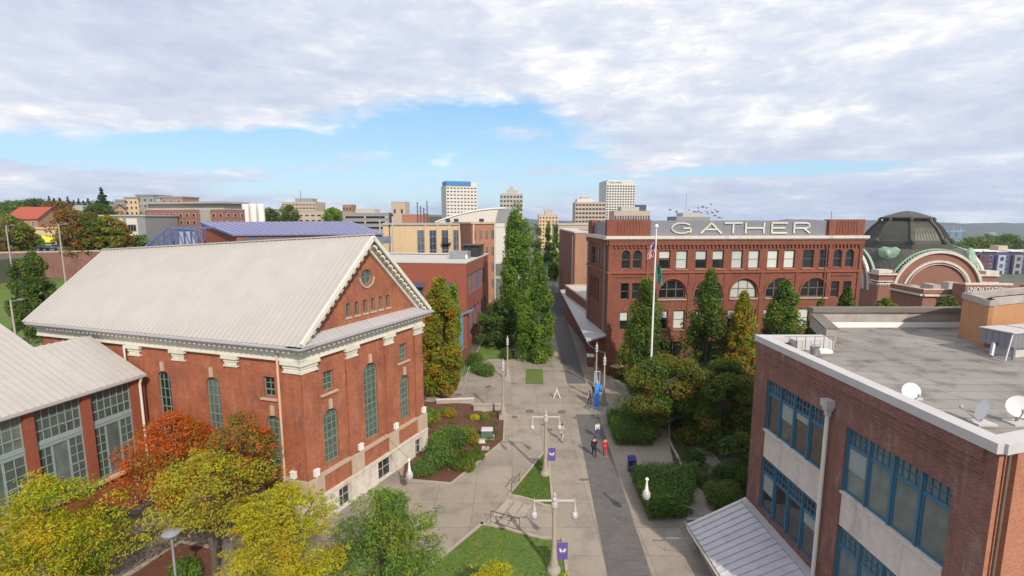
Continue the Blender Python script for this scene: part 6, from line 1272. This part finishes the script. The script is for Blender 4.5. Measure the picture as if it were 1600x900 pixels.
for i, (a, b, r, k) in enumerate(((828, 643, .5, 0), (878, 644, .5, 0), (804, 652, .35, 0), (901, 653, .35, 0), (858, 672, .38, 0), (850, 664, .3, 0), (697, 616, .45, 0), (716, 617, .4, 0), (763, 605, .45, 0), (803, 600, .4, 1), (918, 750, .7, 1), (852, 581, .35, 1), (880, 580, .35, 0), (958, 812, .2, 1))):
    g = gp(a, b); m = MB()
    if k: m.box(g.x - r, g.x + r, g.y - .14, g.y + .14, .02, .055)
    else: m.lathe((g.x, g.y, .02), [(r, 0), (r, .03), (r * .9, .035)], 16)
    lb = ('manhole cover left of the pair before the lamp', 'manhole cover right of the pair before the lamp', 'small cover beside the bed corner', 'small cover near the dark strip end', 'small cover below the far lamp arm', 'tiny cover behind the far lamp post', 'left manhole on the upper path', 'right manhole on the upper path', 'cover on the pavement by the lantern posts', 'slot drain by the small lawn square', 'long slot drain beside the dark strip', 'drain at the right of the lawn square', 'cover at the dark strip edge up the walkway', 'tiny drain on the dark strip')[i]
    tag(m.build('drain' if k else 'manhole_cover', 'brown_frame', org=(g.x, g.y, 0)), lb, 'drain' if k else 'manhole cover')
def railing(lab, pts, h=1.0, n=6, z=.0, mat='rail_metal', infill=True, name='railing'):
    t = thing(name, tuple(pts[0]), lab, 'railing'); P = [Vector(p) for p in pts]; m = MB()
    for a, b in zip(P, P[1:]): m.bar(a + Vector((0, 0, h)), b + Vector((0, 0, h)), .05, .05); m.bar(a + Vector((0, 0, .15)), b + Vector((0, 0, .15)), .03, .03)
    m.build('rail', mat, t)
    for a, b in zip(P, P[1:]):
        for i in range(n + 1): q_ = a.lerp(b, i / n); m = MB(); m.tube(q_, q_ + Vector((0, 0, h)), .025 if i in (0, n) else .013, n=5); m.build('post', mat, t)
    return t
railing('short dark stair railing at the top of the large lawn', [gp(767, 818), gp(812, 831)], 1.0, 5)
railing('thin railing on the left edge of the lawn triangle', [gp(799, 772), gp(812, 755)], .9, 1)
railing('grey railing at the sunken entrance stair', [gp(1040, 862), gp(1092, 864)], 1.0, 7, mat='grey_metal'); railing('sloping handrail behind the entrance stair', [gp(1052, 800, .4), gp(1088, 812, .1)], .8, 3, mat='grey_metal'); railing('light railing beside the upper left path', [gp(686, 596), gp(699, 604)], 1.0, 4, mat='gutter_metal'); railing('light railing at the path by the hornbeam', [gp(728, 600), gp(734, 582)], 1.0, 4, mat='gutter_metal')
railing('small railing on the brick ramp of the annex', [Vector((*gp(122, 795, .0)[:2], .1)), Vector((*gp(160, 782, .0)[:2], .1))], .9, 3, mat='gutter_metal')
g0, g1 = gp(788, 662), gp(782, 690); t = thing('low_wall', tuple(g0), 'low dark wall at the back corner of the planting bed', 'wall'); f = Fr(gp(740, 643)[:2], gp(788, 642)[:2]); MB().obox(f, 0, f.L, 0, -.4, 0, .7).build('face', 'stone_grey', t); MB().obox(f, -.05, f.L + .05, .06, -.46, .7, .8).build('coping', 'concrete_plain', t)
f = Fr(gp(682, 632)[:2], gp(740, 630)[:2]); t = thing('low_wall', (f.o.x, f.o.y, 0), 'low wall behind the planting bed by the upper path', 'wall'); MB().obox(f, 0, f.L, 0, -.35, 0, .5).build('face', 'stone_grey', t); MB().obox(f, -.05, f.L + .05, .06, -.41, .5, .58).build('coping', 'stone', t)
# retaining wall and coping of sunken court
t = thing('court_wall', (12.6, 33.4, -2.6), 'concrete retaining wall around the sunken entrance court', 'wall'); m = MB(); m.box(12.45, 12.69, 14, 33.6, -2.6, .16); m.box(12.7, 16.8, 33.44, 33.7, -2.6, .35); m.build('face', 'stone_grey', t)
for (a, b, w) in ((922, 583, .5),):
    g = gp(a, b); t = thing('brick_pillar', (g.x, g.y, 0), 'brick pillar with white cap beside the loading canopy', 'pillar'); MB().box(g.x - .5, g.x + .5, g.y - .5, g.y + .5, 0, 1.0).build('base', 'stone_tan', t); MB().box(g.x - .42, g.x + .42, g.y - .42, g.y + .42, 1.0, 2.5).build('shaft', 'brick_red', t); MB().box(g.x - .48, g.x + .48, g.y - .48, g.y + .48, 2.5, 2.75).build('cap', 'white_paint', t)
f = Fr(gp(965, 590)[:2], gp(995, 578)[:2]); t = thing('brick_planter', (f.o.x, f.o.y, 0), 'low brick planter wall with stone cap at the warehouse corner', 'planter'); MB().obox(f, 0, f.L, 0, -1.2, 0, 1.3).build('brickwork', 'brick_red', t); MB().obox(f, -.06, f.L + .06, .06, -1.26, 1.3, 1.42).build('cap', 'stone_tan', t)
g = gp(958, 570); t = thing('banner_stand', (g.x, g.y, 0), 'small purple banner at the warehouse corner', 'banner'); MB().box(g.x - .35, g.x + .35, g.y - .03, g.y + .03, 2.2, 3.3).build('cloth', 'purple_cloth', t); MB().tube((g.x, g.y + .06, 0), (g.x, g.y + .06, 3.4), .04).build('pole', 'grey_metal', t)
f = Fr(gp(960, 600)[:2], gp(985, 618)[:2]); t = thing('concrete_bench', (f.o.x, f.o.y, 0), 'long low concrete seat wall near the phone pillar', 'bench'); MB().obox(f, 0, f.L, 0, -.5, 0, .42).build('base', 'stone_grey', t); MB().obox(f, -.05, f.L + .05, .05, -.55, .42, .52).build('seat', 'concrete_plain', t)
# ------------------------------------------------------------------ people
def skin(name, verts, edges, mat, parent, sub=1):
    me = bpy.data.meshes.new(name); me.from_pydata([v[:3] for v in verts], edges, []); o = bpy.data.objects.new(name, me); COL.objects.link(o); md = o.modifiers.new('s', 'SKIN'); md.use_smooth_shade = True
    sv = me.skin_vertices[0] if me.skin_vertices else None
    if sv is None: me.skin_vertices.new() if hasattr(me.skin_vertices, 'new') else None; sv = me.skin_vertices[0]
    for i, v in enumerate(verts): sv.data[i].radius = (v[3], v[4] if len(v) > 4 else v[3]); sv.data[i].use_root = (i == 0)
    s = o.modifiers.new('u', 'SUBSURF'); s.levels = sub; s.render_levels = sub; me.materials.append(MATS[mat])
    if parent: o.parent = parent
    return o
def person(px_, py_, lab, top, legs, hair='hair_dark', face=0., stride=.28, h=1.72, coat=False, prop=None, shoes='rubber'):
    g = gp(px_, py_); k = h / 1.72; root = bpy.data.objects.new('person', None); COL.objects.link(root); root.location = (g.x, g.y, .03); root.rotation_euler = (0, 0, face); root.scale = (k,) * 3; tag(root, lab, 'person'); ORG[root.name] = Vector((g.x, g.y, .03))
    s = stride   # faces -Y locally
    body = [(0, 0, .95, .13, .1), (0, 0, 1.15, .12, .09), (0, 0, 1.38, .14, .1), (0, 0, 1.48, .06), (0, -.01, 1.56, .075), (0, -.02, 1.66, .085, .095),
            (.09, 0, .9, .08), (.1, -s * .45, .5, .055), (.1, -s * .75, .09, .04), (.1, -s * .75 - .12, .04, .035), (-.09, 0, .9, .08), (-.1, s * .3, .5, .055), (-.1, s * .95, .12, .04), (-.1, s * .95 - .1, .05, .035),
            (.19, 0, 1.4, .05), (.24, s * .3, 1.13, .04), (.22, s * .1 - .03, .88, .03), (.22, s * .05 - .06, .8, .03), (-.19, 0, 1.4, .05), (-.24, -s * .25, 1.13, .04), (-.22, -s * .8, .92, .03), (-.22, -s * .95, .86, .03)]
    ed = [(0, 1), (1, 2), (2, 3), (3, 4), (4, 5), (0, 6), (6, 7), (7, 8), (8, 9), (0, 10), (10, 11), (11, 12), (12, 13), (2, 14), (14, 15), (15, 16), (16, 17), (2, 18), (18, 19), (19, 20), (20, 21)]
    skin('body', body, ed, 'skin', root)
    def sub(ids, extra, e): idx = {v: i for i, v in enumerate(ids)}; return [tuple(body[i][:3]) + (body[i][3] + extra, (body[i][4] if len(body[i]) > 4 else body[i][3]) + extra) for i in ids], [(idx[a], idx[b]) for a, b in ed if a in idx and b in idx]
    v, e = sub([2, 1, 0, 14, 15, 16, 18, 19, 20], .022, 0)
    if coat: v.append((0, .02, .62, .2, .17)); e.append((2, len(v) - 1))
    skin('jacket' if coat else 'shirt', v, e, top, root); v, e = sub([0, 6, 7, 8, 10, 11, 12], .02, 0); skin('trousers', v, e, legs, root)
    for a in (9, 13): q = body[a]; m = MB(); m.ell((q[0], q[1] - .0, .05), (.055, .14, .05), 8, 5); o = bpy.data.objects.new('shoe', m.mesh('shoe', shoes)); COL.objects.link(o); o.parent = root
    m = MB(); m.ell((0, .015, 1.70), (.098, .112, .09), 10, 7); o = bpy.data.objects.new('hair', m.mesh('hair', hair, smooth=True)); COL.objects.link(o); o.parent = root
    m = MB(); m.ell((0, -.115, 1.64), (.014, .02, .02), 6, 4); [m.ell((q, -.1, 1.665), (.01, .008, .008), 6, 4) for q in (-.03, .03)]; o = bpy.data.objects.new('face', m.mesh('face', 'skin')); COL.objects.link(o); o.parent = root
    if prop == 'bag': m = MB(); m.box(-.15, .15, .12, .28, 1.0, 1.42); o = bpy.data.objects.new('backpack', m.mesh('backpack', 'cloth_blue')); COL.objects.link(o); o.parent = root
    return root
person(878, 690, 'person in a pale grey top and trousers walking on the plaza', 'cloth_grey', 'cloth_grey', face=R(150), h=1.8)
person(933, 684, 'person in a white top walking behind the dark strip pair', 'cloth_white', 'cloth_blue', face=R(10), h=1.65, prop='bag')
person(928, 713, 'person in a long black coat walking on the dark strip', 'cloth_black', 'cloth_black', face=R(180), h=1.85, coat=True)
person(945, 712, 'person in a red top and red shorts walking beside the black coat', 'cloth_red', 'cloth_red', face=R(178), h=1.72, shoes='white_paint')
person(921, 631, 'person in a pink top left of the blue phone pillar', 'cloth_pink', 'cloth_blue', face=R(20), h=1.6)
person(928, 622, 'person in dark clothes half hidden behind the blue phone pillar', 'cloth_black', 'cloth_black', face=R(0), h=1.8)
person(820 - 18, 562 - 2, 'person in black seated spot under the poplars', 'cloth_black', 'cloth_black', face=R(60), h=1.6, stride=.1)
# ------------------------------------------------------------------ parked cars
def car(x, y, z, rz, mat, lab):
    t = bpy.data.objects.new('parked_car', None); COL.objects.link(t); t.location = (x, y, z); t.rotation_euler = (0, 0, rz); tag(t, lab, 'car', 'cars parked in the far streets'); ORG[t.name] = Vector((0, 0, 0))
    def add(m, nm, mt, par=None): o = bpy.data.objects.new(nm, m.mesh(nm, mt)); COL.objects.link(o); o.parent = par or t; return o
    pr = [(-2.2, .35), (2.2, .35), (2.25, .75), (2.0, .9), (1.0, .98), (.5, 1.42), (-1.1, 1.45), (-1.9, .98), (-2.2, .9)]; m = MB(); n = len(pr)
    m.add([(a, -.88 if b < 1.1 else -.72, b) for a, b in pr] + [(a, .88 if b < 1.1 else .72, b) for a, b in pr], [tuple(range(n)), tuple(range(2 * n - 1, n - 1, -1))] + [(i, n + i, n + (i + 1) % n, (i + 1) % n) for i in range(n)]); add(m, 'body', mat)
    m = MB()
    for s in (-1, 1): m.add([(.9, s * .87, 1.0), (.45, s * .76, 1.36), (-1.05, s * .76, 1.38), (-1.7, s * .87, 1.0)], [(0, 1, 2, 3)])
    m.add([(1.03, -.7, 1.0), (1.03, .7, 1.0), (.56, .64, 1.4), (.56, -.64, 1.4)], [(0, 1, 2, 3)]); m.add([(-1.88, -.7, 1.02), (-1.88, .7, 1.02), (-1.2, .64, 1.42), (-1.2, -.64, 1.42)], [(0, 1, 2, 3)]); add(m, 'windows', 'glass_dark')
    for a in (-1.4, 1.4):
        for s in (-.8, .8): m = MB(); m.tube((a, s - .1, .33), (a, s + .1, .33), .33, n=12); w = add(m, 'wheel', 'rubber'); m = MB(); m.tube((a, s - .11, .33), (a, s + .11, .33), .18, n=8); add(m, 'rim', 'grey_metal', w)
    for s in (-.6, .6): m = MB(); m.box(2.2, 2.27, s - .18, s + .18, .62, .78); add(m, 'headlight', 'white_paint')
    return t
car(18.5, 158, ground(18, 158) + .06, R(92), 'car_dark', 'dark car parked by the far brick party wall'); car(20.5, 176, .08, R(92), 'car_white', 'white car parked farther up the same street'); car(15.2, 130, .06, R(90), 'car_blue', 'blue car at the end of the loading canopy')
for i, (px_, mt, lb) in enumerate(((64, 'car_dark', 'dark car parked on the hillside road, leftmost'), (74, 'car_white', 'white van-like car on the hillside road between two dark ones'), (84, 'car_dark', 'dark car on the hillside road nearest the lamp'))):
    q_ = f = Fr((-160, 96), (-72, 128)); u = f.uz(px_, 392)[0]; P_ = f.P(u, -3, 14.2); car(P_[0], P_[1], 14.25, f.ang, mt, lb)
for px_, ty, by, Y, lb in ((91, 350, 440, 92, 'grey street light pole before the retaining wall'), (9, 352, 425, 100, 'street light pole at the far left edge'), (16, 468, 500, 62, 'thin pole beside the dark cedars')):
    a, b = at(px_, ty, Y), at(px_, by, Y); t = thing('utility_pole', (a.x, Y, min(ground(a.x, Y), b.z)), lb, 'pole'); MB().tube((a.x, Y, min(ground(a.x, Y), b.z)), (a.x, Y, a.z), .14, .1).build('pole', 'stone_grey', t); m = MB(); m.bar((a.x, Y, a.z - .2), (a.x + 1.3, Y, a.z), .09, .09); m.box(a.x + 1.0, a.x + 1.7, Y - .15, Y + .15, a.z - .05, a.z + .1); m.build('lamp_arm', 'grey_metal', t)
# birds over the warehouse roof
bm_ = MB(); bm_.ell((0, 0, 0), (.12, .35, .1), 6, 4); bm_.add([(0, .12, 0), (0, -.12, 0), (.7, .05, .28), (0, .12, 0), (0, -.12, 0), (-.7, .05, .22)], [(0, 1, 2), (5, 4, 3)]); bme = bm_.mesh('bird', 'dark_metal')
for i, (a, b) in enumerate(((1047, 328), (1057, 331), (1076, 328), (1085, 331), (1090, 331), (1091, 325), (1098, 323.5), (1104, 325), (1105, 331), (1106, 334), (1095, 332), (1113, 332), (1117, 328), (1121, 331), (1117, 337), (1123, 340), (1127, 341), (1111, 319))):
    P_ = at(a, b, 95); o = bpy.data.objects.new('bird', bme); COL.objects.link(o); o.location = P_; o.rotation_euler = (rs.uniform(-.3, .3), rs.uniform(-.5, .5), rs.uniform(0, 6)); tag(o, 'small dark bird of the flock over the warehouse roof', 'bird', 'flock of birds over the warehouse')
# air: thin haze over the tideflats and city
hz = MB().box(-3600, 5400, -80, 4400, -100, 135); o = hz.build('haze', 'rubber'); o.data.materials.clear(); hm = bpy.data.materials.new('haze_air'); hm.use_nodes = True; tt = hm.node_tree; tt.nodes.clear(); v = tt.nodes.new('ShaderNodeVolumePrincipled'); oo = tt.nodes.new('ShaderNodeOutputMaterial'); tt.links.new(v.outputs[0], oo.inputs['Volume'])
v.inputs['Color'].default_value = (.70, .82, 1, 1); v.inputs['Density'].default_value = .00010; v.inputs['Anisotropy'].default_value = .2; o.data.materials.append(hm); tag(o, kind='stuff')
